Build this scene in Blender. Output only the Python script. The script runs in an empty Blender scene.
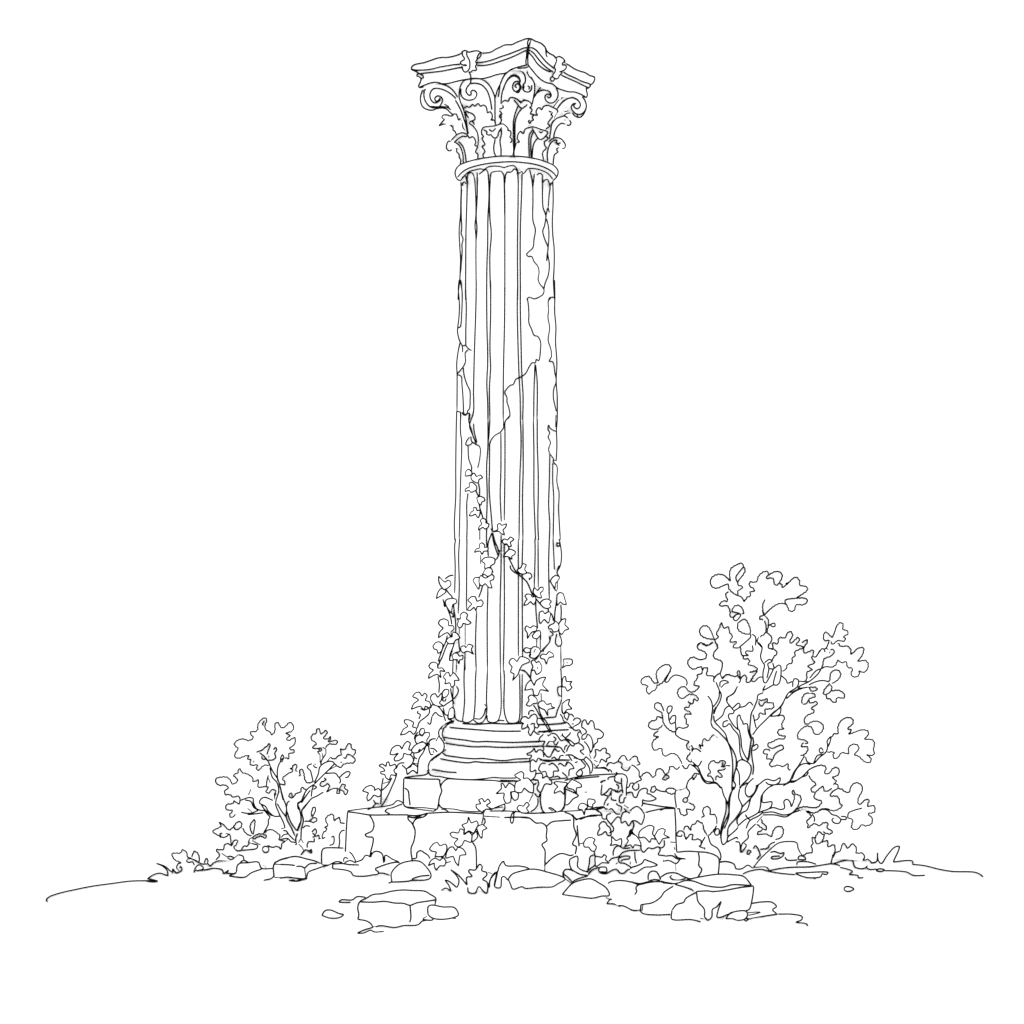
import bpy, bmesh, math, random
from mathutils import Vector, Matrix
from mathutils.geometry import tessellate_polygon
random.seed(7)
scene = bpy.context.scene
COL = scene.collection

# ---------------------------------------------------------------- camera frame
# The eye stands 2.2 m above flat ground, 14.5 m in front of the column's axis.
F = 1450.0            # focal length in pixels of the 1024 px frame
CX, CY = 512.0, 622.0 # vanishing point (level camera, vertical shift)
D = 14.5              # distance eye -> column axis
EYE = 2.2
AX = -0.047           # column axis, x

def world(x, y, d):
    """pixel ray at distance d -> world point (ground is z=0)"""
    return Vector(((x - CX) / F * d, d - D, EYE - (y - CY) / F * d))

def ground_d(y, h=0.012):
    return (EYE - h) * F / (y - CY) if y > CY + 20 else 1e9

# ---------------------------------------------------------------- materials
def mat(name, base, rough, noise=0.0, scale=8.0):
    m = bpy.data.materials.new(name); m.use_nodes = True
    nt = m.node_tree; b = nt.nodes['Principled BSDF']
    b.inputs['Roughness'].default_value = rough
    b.inputs['Specular IOR Level'].default_value = 0.0
    if noise:
        tc = nt.nodes.new('ShaderNodeTexCoord'); n = nt.nodes.new('ShaderNodeTexNoise')
        n.inputs['Scale'].default_value = scale; n.inputs['Detail'].default_value = 4
        r = nt.nodes.new('ShaderNodeValToRGB')
        r.color_ramp.elements[0].color = (base[0]-noise, base[1]-noise, base[2]-noise, 1)
        r.color_ramp.elements[1].color = (base[0], base[1], base[2], 1)
        nt.links.new(tc.outputs['Object'], n.inputs['Vector'])
        nt.links.new(n.outputs['Fac'], r.inputs['Fac'])
        nt.links.new(r.outputs['Color'], b.inputs['Base Color'])
    else:
        b.inputs['Base Color'].default_value = (*base, 1)
    return m
PAPER = mat('white_paper', (0.995, 0.995, 0.995), 1.0, 0.005, 30)
INK = mat('black_ink', (0.004, 0.004, 0.004), 1.0)
W = 0.82   # half width of an ink line, pixels

# ---------------------------------------------------------------- stroke text
_T = (0.0, 0.0, 1.0)
def T(ox, oy, s=10.24):
    global _T
    _T = (ox, oy, s)

def parse(txt):
    pts, brk = [], []
    for tok in txt.split():
        c = tok.endswith('*')
        a, b = tok.rstrip('*').split(',')
        pts.append((_T[0] + float(a) / _T[2], _T[1] + float(b) / _T[2]))
        brk.append(c)
    return pts, brk

def smooth(pts, brk=None, closed=False, step=1.1, ten=1.0):
    n = len(pts)
    if n < 3: 
        if n == 2:
            (ax, ay), (bx, by) = pts
            k = max(1, int(math.hypot(bx-ax, by-ay) / 12))
            return [(ax+(bx-ax)*i/k, ay+(by-ay)*i/k) for i in range(k+1)]
        return pts
    brk = brk or [False]*n
    out = []
    for i in range(n if closed else n-1):
        p1, p2 = pts[i], pts[(i+1) % n]
        p0 = pts[i-1] if (closed or i > 0) and not brk[i] else p1
        j = (i+2) % n
        p3 = pts[j] if (closed or i+2 < n) and not brk[(i+1) % n] else p2
        L = math.hypot(p2[0]-p1[0], p2[1]-p1[1])
        # centripetal-ish tangents
        l0 = math.hypot(p1[0]-p0[0], p1[1]-p0[1]) or L
        l2 = math.hypot(p3[0]-p2[0], p3[1]-p2[1]) or L
        def tan(a, b, c, la, lb):
            if la < 1e-6 or lb < 1e-6: return (0, 0)
            s1 = math.sqrt(la); s2 = math.sqrt(lb)
            return tuple(((b[k]-a[k])/s1 - (c[k]-a[k])/(s1+s2) + (c[k]-b[k])/s2) for k in (0, 1))
        sl = math.sqrt(max(L, 1e-6))
        if p0 is p1: m1 = (p2[0]-p1[0], p2[1]-p1[1])
        else:
            t = tan(p0, p1, p2, l0, L); m1 = (t[0]*sl, t[1]*sl)
        if p3 is p2: m2 = (p2[0]-p1[0], p2[1]-p1[1])
        else:
            t = tan(p1, p2, p3, L, l2); m2 = (t[0]*sl, t[1]*sl)
        k = max(1, min(24, int(math.ceil(L / step)))) if L < 25 else max(6, int(L/9))
        for q in range(k):
            u = q / k; u2 = u*u; u3 = u2*u
            m1 = (m1[0]*ten, m1[1]*ten) if q == 0 else m1; m2 = (m2[0]*ten, m2[1]*ten) if q == 0 else m2
            a, b, c, d = 2*u3-3*u2+1, u3-2*u2+u, -2*u3+3*u2, u3-u2
            out.append((a*p1[0]+b*m1[0]+c*p2[0]+d*m2[0], a*p1[1]+b*m1[1]+c*p2[1]+d*m2[1]))
    if not closed: out.append(pts[-1])
    return out

def lobed(p):
    """deepen the notches between the lobes of an ivy leaf"""
    n = len(p)
    if n < 8: return p
    ar = sum(p[i-1][0]*p[i][1]-p[i][0]*p[i-1][1] for i in range(n))
    cx = sum(a[0] for a in p)/n; cy = sum(a[1] for a in p)/n
    out = []
    for i in range(n):
        a, b, c = p[i-1], p[i], p[(i+1) % n]
        cr = (b[0]-a[0])*(c[1]-b[1]) - (b[1]-a[1])*(c[0]-b[0])
        k = 1.03 if cr*ar > 0 else .80
        out.append((cx+(b[0]-cx)*k, cy+(b[1]-cy)*k))
    return out

def wobble(pts, amp=.42):
    """small hand tremor along a long foliage outline"""
    n = len(pts)
    if n < 12: return pts
    out = [pts[0]]; ph = random.uniform(0, 6); s = 0
    for i in range(1, n-1):
        tx, ty = pts[i+1][0]-pts[i-1][0], pts[i+1][1]-pts[i-1][1]
        l = math.hypot(tx, ty) or 1
        s += math.hypot(pts[i][0]-pts[i-1][0], pts[i][1]-pts[i-1][1])
        a = amp * (math.sin(s*1.75+ph) * (.6+.4*math.sin(s*.31+ph*2)) )
        out.append((pts[i][0]-ty/l*a, pts[i][1]+tx/l*a))
    return out + [pts[-1]]

# ---------------------------------------------------------------- surfaces
def plane(d):
    return lambda x, y: min(d, ground_d(y))
def tilt(d, cx, cy, a, b):
    return lambda x, y: min(d + a*(x-cx)*d/F + b*(y-cy)*d/F, ground_d(y))
def onground(h=0.012):
    return lambda x, y: ground_d(y, h)
def level(z):                       # horizontal plane, z metres above ground
    return lambda x, y: (EYE - z) * F / max(y - CY, 20)
def hit_cyl(x, y, R):
    dx = (x - CX) / F
    a = dx*dx + 1; b = dx*AX + D; c = AX*AX + D*D - R*R
    disc = b*b - a*c
    return b/a if disc <= 0 else (b - math.sqrt(disc)) / a
def lathe(prof, off=0.004):
    def f(x, y):
        d = D - 0.5
        for _ in range(5):
            z = -(y - CY) / F * d
            d = hit_cyl(x, y, prof(z) + off)
        return d
    return f
def interp(tab):
    def f(z):
        if z >= tab[0][0]: return tab[0][1]
        for (z0, r0), (z1, r1) in zip(tab, tab[1:]):
            if z >= z1: return r0 + (r1-r0) * (z0-z) / ((z0-z1) or 1)
        return tab[-1][1]
    return f
SHAFT_TAB = [(4.47, .462), (2.9, .492), (1.2, .512), (-1.02, .545)]
shaft_R = interp(SHAFT_TAB)
BASE_TAB = [(-0.99, .545), (-1.02, .585), (-1.04, .60), (-1.075, .665), (-1.12, .685), (-1.17, .665),
            (-1.19, .635), (-1.24, .63), (-1.29, .635), (-1.32, .68), (-1.345, .715), (-1.39, .77), (-1.43, .79), (-1.465, .775), (-1.485, .74)]
base_R = interp(BASE_TAB)
CAP_TAB = [(5.32, .66), (5.1, .60), (4.9, .545), (4.7, .50), (4.55, .465), (4.44, .445)]
cap_R = interp(CAP_TAB)
STEP1_Z, STEP2_Z = EYE - 1.48, EYE - 1.707     # tops of the two steps
STEP1_D, STEP2_D = 13.45, 12.96                # their front faces

# ---------------------------------------------------------------- mesh builder
class Part:
    def __init__(s, name, parent=None, kind=None):
        s.w = W
        s.bm = bmesh.new(); s.paths = []; s.name = name; s.parent = parent; s.n = 0; s.kind = kind
        s.f = plane(D)
    def tube(s, P, rad, closed=False, m=1, k=6):
        Q = []
        for p in P:
            if not Q or (p - Q[-1]).length > 1e-4: Q.append(p)
        if closed and len(Q) > 2 and (Q[0]-Q[-1]).length < 1e-4: Q.pop()
        P = Q; n = len(P)
        if n < 2: return
        rings = []; nrm = None
        for i, p in enumerate(P):
            a = P[i-1] if (i or closed) else p
            b = P[(i+1) % n] if (i+1 < n or closed) else p
            t = (b - a)
            if t.length < 1e-9: t = Vector((0, 0, 1))
            t.normalize()
            if nrm is None:
                nrm = t.cross(Vector((0, 1, 0)))
                if nrm.length < .1: nrm = t.cross(Vector((1, 0, 0)))
            nrm = nrm - t * nrm.dot(t)
            if nrm.length < 1e-6: nrm = t.orthogonal()
            nrm.normalize(); bn = t.cross(nrm)
            r = rad[i] if isinstance(rad, list) and i < len(rad) else (rad[-1] if isinstance(rad, list) else rad)
            if not closed and i in (0, n-1): r = r * .7
            ring = []
            for j in range(k):       # the ink bead lies flat: shallow in depth
                o = (nrm*math.cos(2*math.pi*j/k) + bn*math.sin(2*math.pi*j/k)) * r
                ring.append(s.bm.verts.new(p + Vector((o.x, o.y*.35, o.z))))
            rings.append(ring)
        for i in range(n if closed else n-1):
            A, B = rings[i], rings[(i+1) % n]
            for j in range(k):
                f = s.bm.faces.new((A[j], A[(j+1) % k], B[(j+1) % k], B[j])); f.material_index = m; f.smooth = True
        if not closed:
            for R, rev in ((rings[0], True), (rings[-1], False)):
                f = s.bm.faces.new(R[::-1] if rev else R); f.material_index = m
    def ink(s, pts, f=None, w=None, closed=False, near=0.0):
        f = f or s.f; w = w or s.w
        s.paths.append((pts, f))
        P = []; R = []
        for x, y in pts:
            d = f(x, y) - near
            P.append(world(x, y, d)); R.append(w*d/F)
        s.tube(P, sum(R)/len(R), closed)
    def S(s, txt, f=None, w=None, near=0.0):
        """ink strokes; ';' separates"""
        for t in txt.replace('\n', ' ').split(';'):
            if t.strip():
                p, b = parse(t); s.ink(smooth(p, b), f, w, near=near)
        return s
    def slab(s, pts, f, t=.03, shrink=1.0, back=0.0):
        """solid of the outline pts, front on surface f, t metres thick"""
        Q = []
        for p in pts:
            if not Q or math.hypot(p[0]-Q[-1][0], p[1]-Q[-1][1]) > .35: Q.append(p)
        if len(Q) > 2 and math.hypot(Q[0][0]-Q[-1][0], Q[0][1]-Q[-1][1]) < .35: Q.pop()
        if len(Q) < 3: return
        ar = sum(Q[i-1][0]*Q[i][1]-Q[i][0]*Q[i-1][1] for i in range(len(Q)))
        if ar > 0: Q.reverse()
        A = [world(x, y, f(x, y) + back) for x, y in Q]
        c = sum(A, Vector()) / len(A)
        B = [c + (p-c)*shrink + Vector((0, t, -.22*t if t > .06 else 0)) for p in A]
        for b in B: b.z = max(b.z, -.3)
        va = [s.bm.verts.new(p) for p in A]; vb = [s.bm.verts.new(p) for p in B]
        tri = tessellate_polygon([[Vector((x, y, 0)) for x, y in Q]])
        for a, b, c2 in tri:
            try:
                s.bm.faces.new((va[a], va[b], va[c2])); s.bm.faces.new((vb[c2], vb[b], vb[a]))
            except ValueError: pass
        n = len(Q)
        for i in range(n):
            j = (i+1) % n
            try: s.bm.faces.new((va[j], va[i], vb[i], vb[j]))
            except ValueError: pass
        return B
    def L(s, txt, f=None, t=.025, near=0.0, w=None, rim=True):
        """closed, filled and inked shapes (leaves); ';' separates"""
        for q in txt.replace('\n', ' ').split(';'):
            if q.strip():
                p, b = parse(q); pts = smooth(lobed(p), b, True, ten=.6)
                cx = sum(a[0] for a in pts)/len(pts); cy = sum(a[1] for a in pts)/len(pts)
                g = f or s.f
                d0 = g(cx, cy) - near - .004*(s.n % 12); s.n += 1
                e = 5
                ta = max(-.5, min(.5, (g(cx+e, cy)-g(cx-e, cy)) / (2*e*d0/F))) + random.uniform(-.12, .12)
                tb = random.uniform(-.25, .05)
                h = tilt(d0, cx, cy, ta, tb)
                sh = max(0, min(.3, max(h(*q) - (g(*q) - near) for q in pts) + .005))
                if not rim: sh = -.02; ta *= .5; tb = -.05
                h = tilt(d0 - sh, cx, cy, ta, tb)
                s.slab(pts, h, t)
                if rim: s.ink(pts, h, w, True)
        return s
    def clump(s, d, txt, t=.14, w=W, extra=''):
        """leaf clump: strokes that walk round the outline, filled behind"""
        all_ = []; st = []
        for q in txt.replace('\n', ' ').split(';'):
            if q.strip():
                p, b = parse(q); pts = smooth(p, b); st.append(pts); all_ += pts
        cx = sum(a[0] for a in all_)/len(all_); cy = sum(a[1] for a in all_)/len(all_)
        h = tilt(d, cx, cy, random.uniform(-.25, .25), random.uniform(-.25, .1))
        s.slab(all_, h, t, .8, back=.03)
        for pts in st: s.ink(pts, h, w)
        if extra: s.S(extra, h, w)
        return s
    def fill(s, txt, f=None, t=.05, back=.012, shrink=1.0):
        for q in txt.replace('\n', ' ').split(';'):
            if q.strip():
                p, b = parse(q); s.slab(smooth(p, b, True), f or s.f, t, shrink, back)
        return s
    def join(s, gap=5.0, w=.2):
        """thin hidden connector tubes behind the leaves that tie the drawn pieces of a stem together"""
        n = len(s.paths)
        if n < 2: return
        near = {}
        for i in range(n):
            for j in range(i+1, n):
                near[i, j] = min(((a[0]-b[0])**2+(a[1]-b[1])**2, a, b) for a in s.paths[i][0][::3]+s.paths[i][0][-1:] for b in s.paths[j][0][::3]+s.paths[j][0][-1:])
        root = list(range(n))
        def find(a):
            while root[a] != a: a = root[a]
            return a
        for (i, j), (dd, a, b) in sorted(near.items(), key=lambda k: k[1][0]):
            if find(i) != find(j):
                root[find(i)] = find(j)
                if dd > gap*gap:
                    f, g = s.paths[i][1], s.paths[j][1]
                    P = [world(a[0]+(b[0]-a[0])*u/6, a[1]+(b[1]-a[1])*u/6, (f(*a)*(6-u)+g(*b)*u)/6 + .02) for u in range(7)]
                    s.tube(P, w*D/F, m=0)  # hidden paper-white link across the gap, not a drawn stem
    def box(s, x0, x1, y0, y1, z0, z1, ink_edges=()):
        vs = [s.bm.verts.new((x, y, z)) for x in (x0, x1) for y in (y0, y1) for z in (z0, z1)]
        for q in ((0,1,3,2), (4,6,7,5), (0,4,5,1), (2,3,7,6), (1,5,7,3), (0,2,6,4)):
            s.bm.faces.new([vs[i] for i in q])
    def revolve(s, tab, n=96, flute=None, cap=True):
        rings = []
        for z, r in tab:
            rings.append([s.bm.verts.new((AX + math.sin(2*math.pi*i/n)*(r-(flute(i/n, z) if flute else 0)),
                                          -math.cos(2*math.pi*i/n)*(r-(flute(i/n, z) if flute else 0)), EYE + z)) for i in range(n)])
        for A, B in zip(rings, rings[1:]):
            for i in range(n):
                f = s.bm.faces.new((A[i], B[i], B[(i+1) % n], A[(i+1) % n])); f.smooth = flute is None
        if cap:
            s.bm.faces.new(rings[0]); s.bm.faces.new(rings[-1][::-1])
    def back_ring(s, z, r, a0=96, a1=264):
        P = [Vector((AX + math.sin(math.radians(a))*r, -math.cos(math.radians(a))*r, EYE+z)) for a in range(a0, a1+1, 6)]
        s.tube(P, W*D/F)
    def done(s):
        me = bpy.data.meshes.new(s.name); s.bm.normal_update()
        s.bm.to_mesh(me); s.bm.free()
        me.materials.append(PAPER); me.materials.append(INK)
        o = bpy.data.objects.new(s.name, me); COL.objects.link(o)
        if s.parent:
            o.parent = s.parent
            o.matrix_parent_inverse = s.parent.matrix_basis.inverted()
        if s.kind: o['kind'] = s.kind
        return o

def thing(name, label, cat, at, group=None):
    o = bpy.data.objects.new(name, None); COL.objects.link(o)
    o.empty_display_size = .2
    o.location = at
    o['label'] = label; o['category'] = cat; o['kind'] = 'thing'
    if group: o['group'] = group
    return o
def tag(o, label, cat, group=None):
    o['label'] = label; o['category'] = cat; o['kind'] = 'thing'
    if group: o['group'] = group
    return o
# ================================================================ COLUMN
column = thing('stone_column', 'tall fluted Corinthian column with a weathered leafy capital on the stepped plinth', 'column', (AX, 0, STEP1_Z))
# ---- shaft
NF = 20
def flute(u, z):
    if z > 4.33 or z < -.93: return 0.0
    ph = (u*NF + .17) % 1.0
    return .004 + (.016*math.sin(math.pi*(ph-.1)/.8) if .1 < ph < .9 else 0)
sh = Part('shaft', column); sh.w = .75; _fs = lathe(shaft_R, .002); _fn = lathe(lambda z: .55, 0)
sh.f = lambda x, y: min(_fs(x, y), _fn(x, y)) if y < 172 + 14*((x-507)/50)**2 else _fs(x, y)
zs = [4.42, 4.34, 4.32] + [4.3 - i*(5.2/16) for i in range(17)] + [-.92, -.94, -1.02]
sh.revolve([(z, shaft_R(z)-.004) for z in zs], 160, flute)
T(440, 160, 7.314)
sh.S('''152,160 155,200 152,300 150,400 142,480 140,540 145,640 150,720 148,800 145,870 135,960 132,1024;
158,210 155,300 155,400 158,500 155,540 168,575 160,620 162,660 155,760 148,830;145,870 160,950 162,1024;
200,130 196,300 190,500 188,700 186,1024;200,140 205,105 225,92 240,100 252,140 260,260 262,400 255,480 262,560 262,700 265,1024;
272,90 272,250 264,420 270,500 264,580;165,190 168,165 180,160 190,175;160,130 185,115 195,160;
285,105 310,85 335,70 348,85 355,150 358,260 350,420 348,600 342,800 340,1024;
368,130 362,250 365,420 375,540 365,680 365,820 372,1024;368,130 375,95 400,85 430,82 450,85 465,110 470,150 474,300 474,600 474,1024;
468,120 470,200 472,300 473,400;
474,170 480,110 490,90 520,88 545,65 560,75 570,120 571,300 566,600 568,1024;600,100 597,250 591,400 587,600 589,1024;
655,70 668,120 678,190 680,300 680,440 698,510 688,580 680,640 650,670 632,690 645,705 670,705 690,745 715,775 725,820 718,870 730,905 760,945 755,980 720,1005 690,1015 650,1003 636,1020;
690,100 685,150 678,205;708,112 725,98 745,105 750,160 750,280 755,350 770,390 775,410 765,480 752,520 765,575 790,640 785,690 780,740;
775,410 790,350 800,385;780,430 795,500 795,600 788,680 800,765 790,850 770,900 760,945;
755,165 765,148 785,142 798,165 805,200 797,270 792,345;803,195 815,170 825,160;
825,150 828,300 822,440 825,550 835,650 835,770 830,880 838,1024;800,1024 812,1005 835,1005;
150,150 180,115 215,85 260,72 300,65 320,70 355,50 410,45 440,48 470,55 500,45 540,42 560,60 575,95 600,85 610,100 640,65 655,60;
640,65 680,62 740,75 790,100 825,140''')
T(440, 280, 7.314)
sh.S('''140,0 134,60 142,180 138,280 130,345 128,380 145,450 162,480 165,530;152,0 162,100 158,250 148,340 132,352;
145,460 130,540 122,620 125,690 124,960;162,485 185,478 205,500 230,515;205,510 185,530 185,600 165,640 140,670 128,690 155,705 160,760 168,860 172,970;
170,640 175,690 195,760 218,810 220,880 215,940 200,960 205,975 216,975 216,1024;122,960 148,968 150,1024;160,970 180,990 200,970;
186,0 188,100 192,200 188,380 188,475;265,0 262,200 252,500 245,800 245,960 235,1000;
340,0 342,300 348,600 342,760 348,900 350,1024;370,0 370,250 365,500 370,640 362,780 365,1024;
474,0 472,300 465,600 462,820 462,1024;568,0 565,200 571,500 578,700 586,860 588,1024;589,0 588,200 594,500 599,700 608,850 605,1024;
636,132 645,170 650,250 650,310 670,360 690,405 715,412 735,450 735,510 722,590 705,580 698,605 675,605 655,630 625,685 590,710 555,725 535,765 515,770 475,820 490,860 490,890 505,940 510,995 490,1020;
838,128 805,128 792,160 795,220 790,270 802,350 792,440 812,510 815,560 800,595 825,598 840,680 850,740 832,800 830,860 850,960;
838,0 840,130 838,220 848,350 845,450 855,600 850,740 858,860 858,1024;695,615 688,800 685,1024;700,620 712,760 710,1024''')
T(440, 400, 7.314)
sh.S('''122,80 118,250 115,500 115,700 105,900 108,1024;150,90 150,240 158,300 150,600 145,800 140,1024;165,90 185,108 205,95;
244,80 240,110 225,150 215,190 235,250;215,100 210,150 230,220 240,260 265,320;245,170 250,230 270,310;
215,270 190,310 190,330 225,325 240,310 260,325 285,335 295,360 290,430 275,500;225,265 230,300 240,315;205,335 210,430 230,490 230,520;
350,140 350,330 340,500 345,700 340,880;363,325 362,500 360,650 375,850 385,960;365,140 358,250 350,325;462,140 464,200;
490,138 510,115 505,125 480,150 465,200 440,235 400,260 370,300 362,325 350,325;
445,240 445,500 440,700 448,890;475,160 475,500 470,880;587,140 593,300 583,600 578,1024;607,140 609,500 604,700 607,1024;
683,140 687,400 687,700 694,900 699,1024;712,140 712,300 720,600 716,900 722,1024;
848,110 845,200;858,140 852,220 855,330 850,445;795,180 805,205 845,228 850,228;795,180 790,215 803,240 792,270 808,310 795,360 805,395 830,430 828,455;852,445 830,438;
830,455 855,485 855,600 870,670 868,800 880,1024;803,395 800,600 795,770 803,900 800,1024;825,460 825,600 832,700 828,1024;
205,680 195,760 198,900 195,1024;290,950 290,1024''')
T(430, 520, 6.827)
sh.S('''175,130 168,180 172,320 168,500;202,130 195,250 200,450 192,640;252,130 250,300 248,620;340,60 340,135;345,240 345,300;388,0 385,150 390,190;
395,460 390,700 392,1024;318,620 310,850 315,1024;485,100 485,300 478,600 480,1024;505,130 508,600 500,1024;603,130 603,500 603,930;634,130 630,300 632,940;
716,130 718,200 712,460;738,130 740,460;815,130 810,300 815,540;840,130 846,250 850,340;720,540 725,640 735,740;730,810 728,860;752,780 755,880;
882,130 890,170 898,240 890,310 870,350;880,160 868,155 868,175 885,180;895,580 893,690;893,850 895,1024;240,720 240,850;238,910 240,1024;155,980 155,1024;182,990 180,1024;
165,560 160,640;200,690 200,780''')
T(430, 620, 6.827)
sh.S('''240,30 240,170;240,220 232,400 235,560 222,690;315,340 310,400 308,560 298,680;392,340 385,560 388,600 385,640 375,680;
370,575 385,590;380,600 365,650 340,675 305,672;155,560 165,640 180,680 220,695;220,690 240,700 270,695 298,675;298,685 330,705 360,695 385,660;
388,650 395,690 430,700 460,690 475,660 485,600 480,340;504,340 508,400 505,600 515,660 535,700 570,705 600,695 610,670 612,370;630,370 628,680;
600,702 622,690;455,692 480,685 508,688;158,270 155,360 158,430 155,560;180,270 178,360;
893,330 895,350 900,540;900,540 895,560 870,620 858,665;730,110 728,180;752,100 755,180''')
# arrises on the far side
for i in range(NF):
    u = (i - .17) / NF
    a = 2*math.pi*u
    if math.cos(a) < -.12:
        for off in (-.045, .045):
            P = []
            for j in range(12):
                z = 4.3 - j*5.2/11; r = shaft_R(z)
                P.append(Vector((AX+math.sin(a+off)*r, -math.cos(a+off)*r, EYE+z)))
            sh.tube(P, W*D/F)
sh.done()

# ---- base: two tori with a hollow between
ba = Part('base', column); _fb = lathe(base_R, .004)
ba.f = lambda x, y: min(_fb(x, y), (EYE-STEP1_Z-.006)*F/max(y-CY, 20))
ba.revolve([(z, r-.02) for z, r in BASE_TAB], 96)
T(440, 700)
ba.S('''230,240 380,248 520,240 700,245 840,238;100,280 200,290 330,300 450,310 560,318 700,320 830,318;
30,380 120,395 250,410 370,428 470,425 600,430 720,435 850,432 1024,428;45,440 130,455 230,468 350,480 470,478 600,485 720,485 870,480 1024,475;
30,545 60,565 150,580 260,595 360,600 440,598 520,608 600,618 680,618 770,605 900,600;0,600 100,620 200,635 290,642 360,632 450,640 600,642 750,638 920,628;
-80,712 -20,722 80,738 170,742;-130,720 -100,765 -60,780 0,785 80,800 200,812 350,815 470,803 540,795 640,800 780,800;80,806 250,816 450,822 560,826 650,835 800,828''')
T(330, 700, 5.12)
ba.S('''632,105 600,118 570,140 556,165 562,190 580,215 585,240 575,265 545,285 515,310 503,340 506,362;632,110 600,128 580,150 575,175 582,195 590,210;
578,262 555,283 530,300 518,312''')
T(520, 690)
ba.S('''250,285 330,280 370,275;180,355 300,352 400,345 470,338;180,430 320,415 500,405;0,535 120,530 240,525;0,585 120,580 250,575 330,578 400,590;
0,705 100,700;200,715 330,720 430,715 510,718;0,740 100,735;300,920 400,910 490,900;330,895 380,885''')
for z, r in ((-1.02, .588), (-1.075, .67), (-1.17, .67), (-1.19, .64), (-1.29, .64), (-1.32, .685), (-1.48, .75)):
    ba.back_ring(z, r)
ba.done()

# ---- astragal ring under the capital
NECK_TAB = [(4.50, .47), (4.49, .51), (4.465, .53), (4.43, .54), (4.40, .525), (4.375, .49), (4.37, .455)]
nk = Part('astragal', column); nk.f = lathe(lambda z: .545, 0)
nk.revolve([(z, r-.025) for z, r in NECK_TAB], 96)
T(400, 100)
nk.S('''620,660 700,630 800,605 900,588 1024,575 1164,575 1274,582 1374,598 1454,618 1514,640 1574,670 1604,700 1619,730 1609,780 1594,800 1569,825;
620,660 585,690 565,735 570,780 590,815 620,825;590,790 630,745 690,705 780,675 900,650 1024,637 1144,632 1254,640 1364,655 1454,680 1524,712 1569,745 1599,780''')
nk.back_ring(4.46, .515, 114, 246)
nk.done()

# ---- capital
cap = bpy.data.objects.new('capital', None); COL.objects.link(cap); cap.parent = column
cap.location = (0, 0, 0); cap.matrix_parent_inverse = column.matrix_basis.inverted(); cap.location = (AX, 0, EYE+4.6)
CB = cap
def cpart(name):
    p = Part(name); p.cap = True
    return p
def cdone(p):
    o = p.done(); o.parent = CB
    o.matrix_parent_inverse = Matrix.Translation((-AX, 0, -(EYE+4.6)))
    return o
bl = cpart('bell'); bl.revolve([(5.3, .61), (5.1, .57), (4.9, .525), (4.7, .48), (4.45, .43)], 64); cdone(bl)
# abacus: square block turned on its corner, sides slightly hollow
PHI = math.radians(13); HS = .945
cor = [Vector((AX + HS*math.sin(PHI + k*math.pi/2), -HS*math.cos(PHI + k*math.pi/2))) for k in range(4)]
ab = cpart('abacus')
def slabring(z0, z1, sc):
    pts = []
    cc = Vector((AX, 0))
    for k in range(4):
        a, b = cor[k], cor[(k+1) % 4]
        for q in range(8):
            u = q/8; p = a.lerp(b, u); p = p + (cc-p).normalized() * (.02*math.sin(math.pi*u))
            pts.append(cc + (p-cc)*sc)
    lo = [ab.bm.verts.new((p.x, p.y, EYE+z0)) for p in pts]; hi = [ab.bm.verts.new((p.x, p.y, EYE+z1)) for p in pts]
    n = len(pts)
    for i in range(n): ab.bm.faces.new((lo[i], lo[(i+1) % n], hi[(i+1) % n], hi[i]))
    ab.bm.faces.new(hi); ab.bm.faces.new(lo[::-1])
slabring(5.365, 5.485, .985); slabring(5.235, 5.363, .93)
def face_plane(a, b):
    def f(x, y):
        # ray (dx, 1) from the eye meets the vertical plane through a-b
        A = Vector((a.x, a.y + D)); Bv = Vector((b.x, b.y + D)); n = Vector((Bv.y-A.y, A.x-Bv.x))
        return A.dot(n) / (Vector(((x-CX)/F, 1)).dot(n))
    return f
FL = face_plane(cor[3], cor[0]); FR = face_plane(cor[0], cor[1])
FLb = lambda x, y: FL(x, y) + .02
T(400, 30)
ab.fill('112,395 170,348 310,312 430,280 590,255 625,240 800,214 900,232 1024,175 1144,150 1324,88 1300,360 1200,380 1024,452 860,495 700,500 500,545 380,540 200,590 200,520 190,445', FL, .12, .012)
ab.S('''112,395 130,365 170,348 240,335 310,312 380,288 430,280 480,280 540,270 590,255 625,240;840,235 900,232 940,220 980,195 1024,175 1064,155 1104,150 1144,148 1194,125 1244,105 1294,88 1324,85;
112,395 125,410 155,422 185,438 195,450;125,400 150,408 200,410 260,408 330,398 400,380 480,366 560,353 630,350;200,446 260,440 350,430 430,420 520,402 590,388 640,382;
195,440 175,455 172,470 195,478 210,490 235,492 240,478 225,462 200,450;215,490 212,520 200,550 188,575 200,590 240,582;
200,585 260,560 310,542 360,535 400,540 430,550 500,545 580,525 640,512 720,500 760,495 820,498 860,495 920,480 980,460 1024,450 1084,440 1134,405 1174,390 1224,375 1294,358;
1204,395 1244,390 1294,385 1314,375;
780,335 850,328 920,312 980,292 1024,275 1114,245 1204,210 1274,182 1309,180;790,362 860,362 930,350 980,335 1024,320 1124,285 1214,245 1274,215 1299,210''', FL)
T(500, 30)
ab.S('300,90 280,130 285,170 275,215 270,270 265,340 275,365;315,95 310,125 295,165 290,215 285,300 290,360 300,370', FR)
ab.fill('300,85 360,112 445,155 480,215 570,280 655,300 700,355 870,435 965,480 955,540 905,600 885,690 760,635 600,600 540,555 430,515 290,360', FR, .12, .012)
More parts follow.
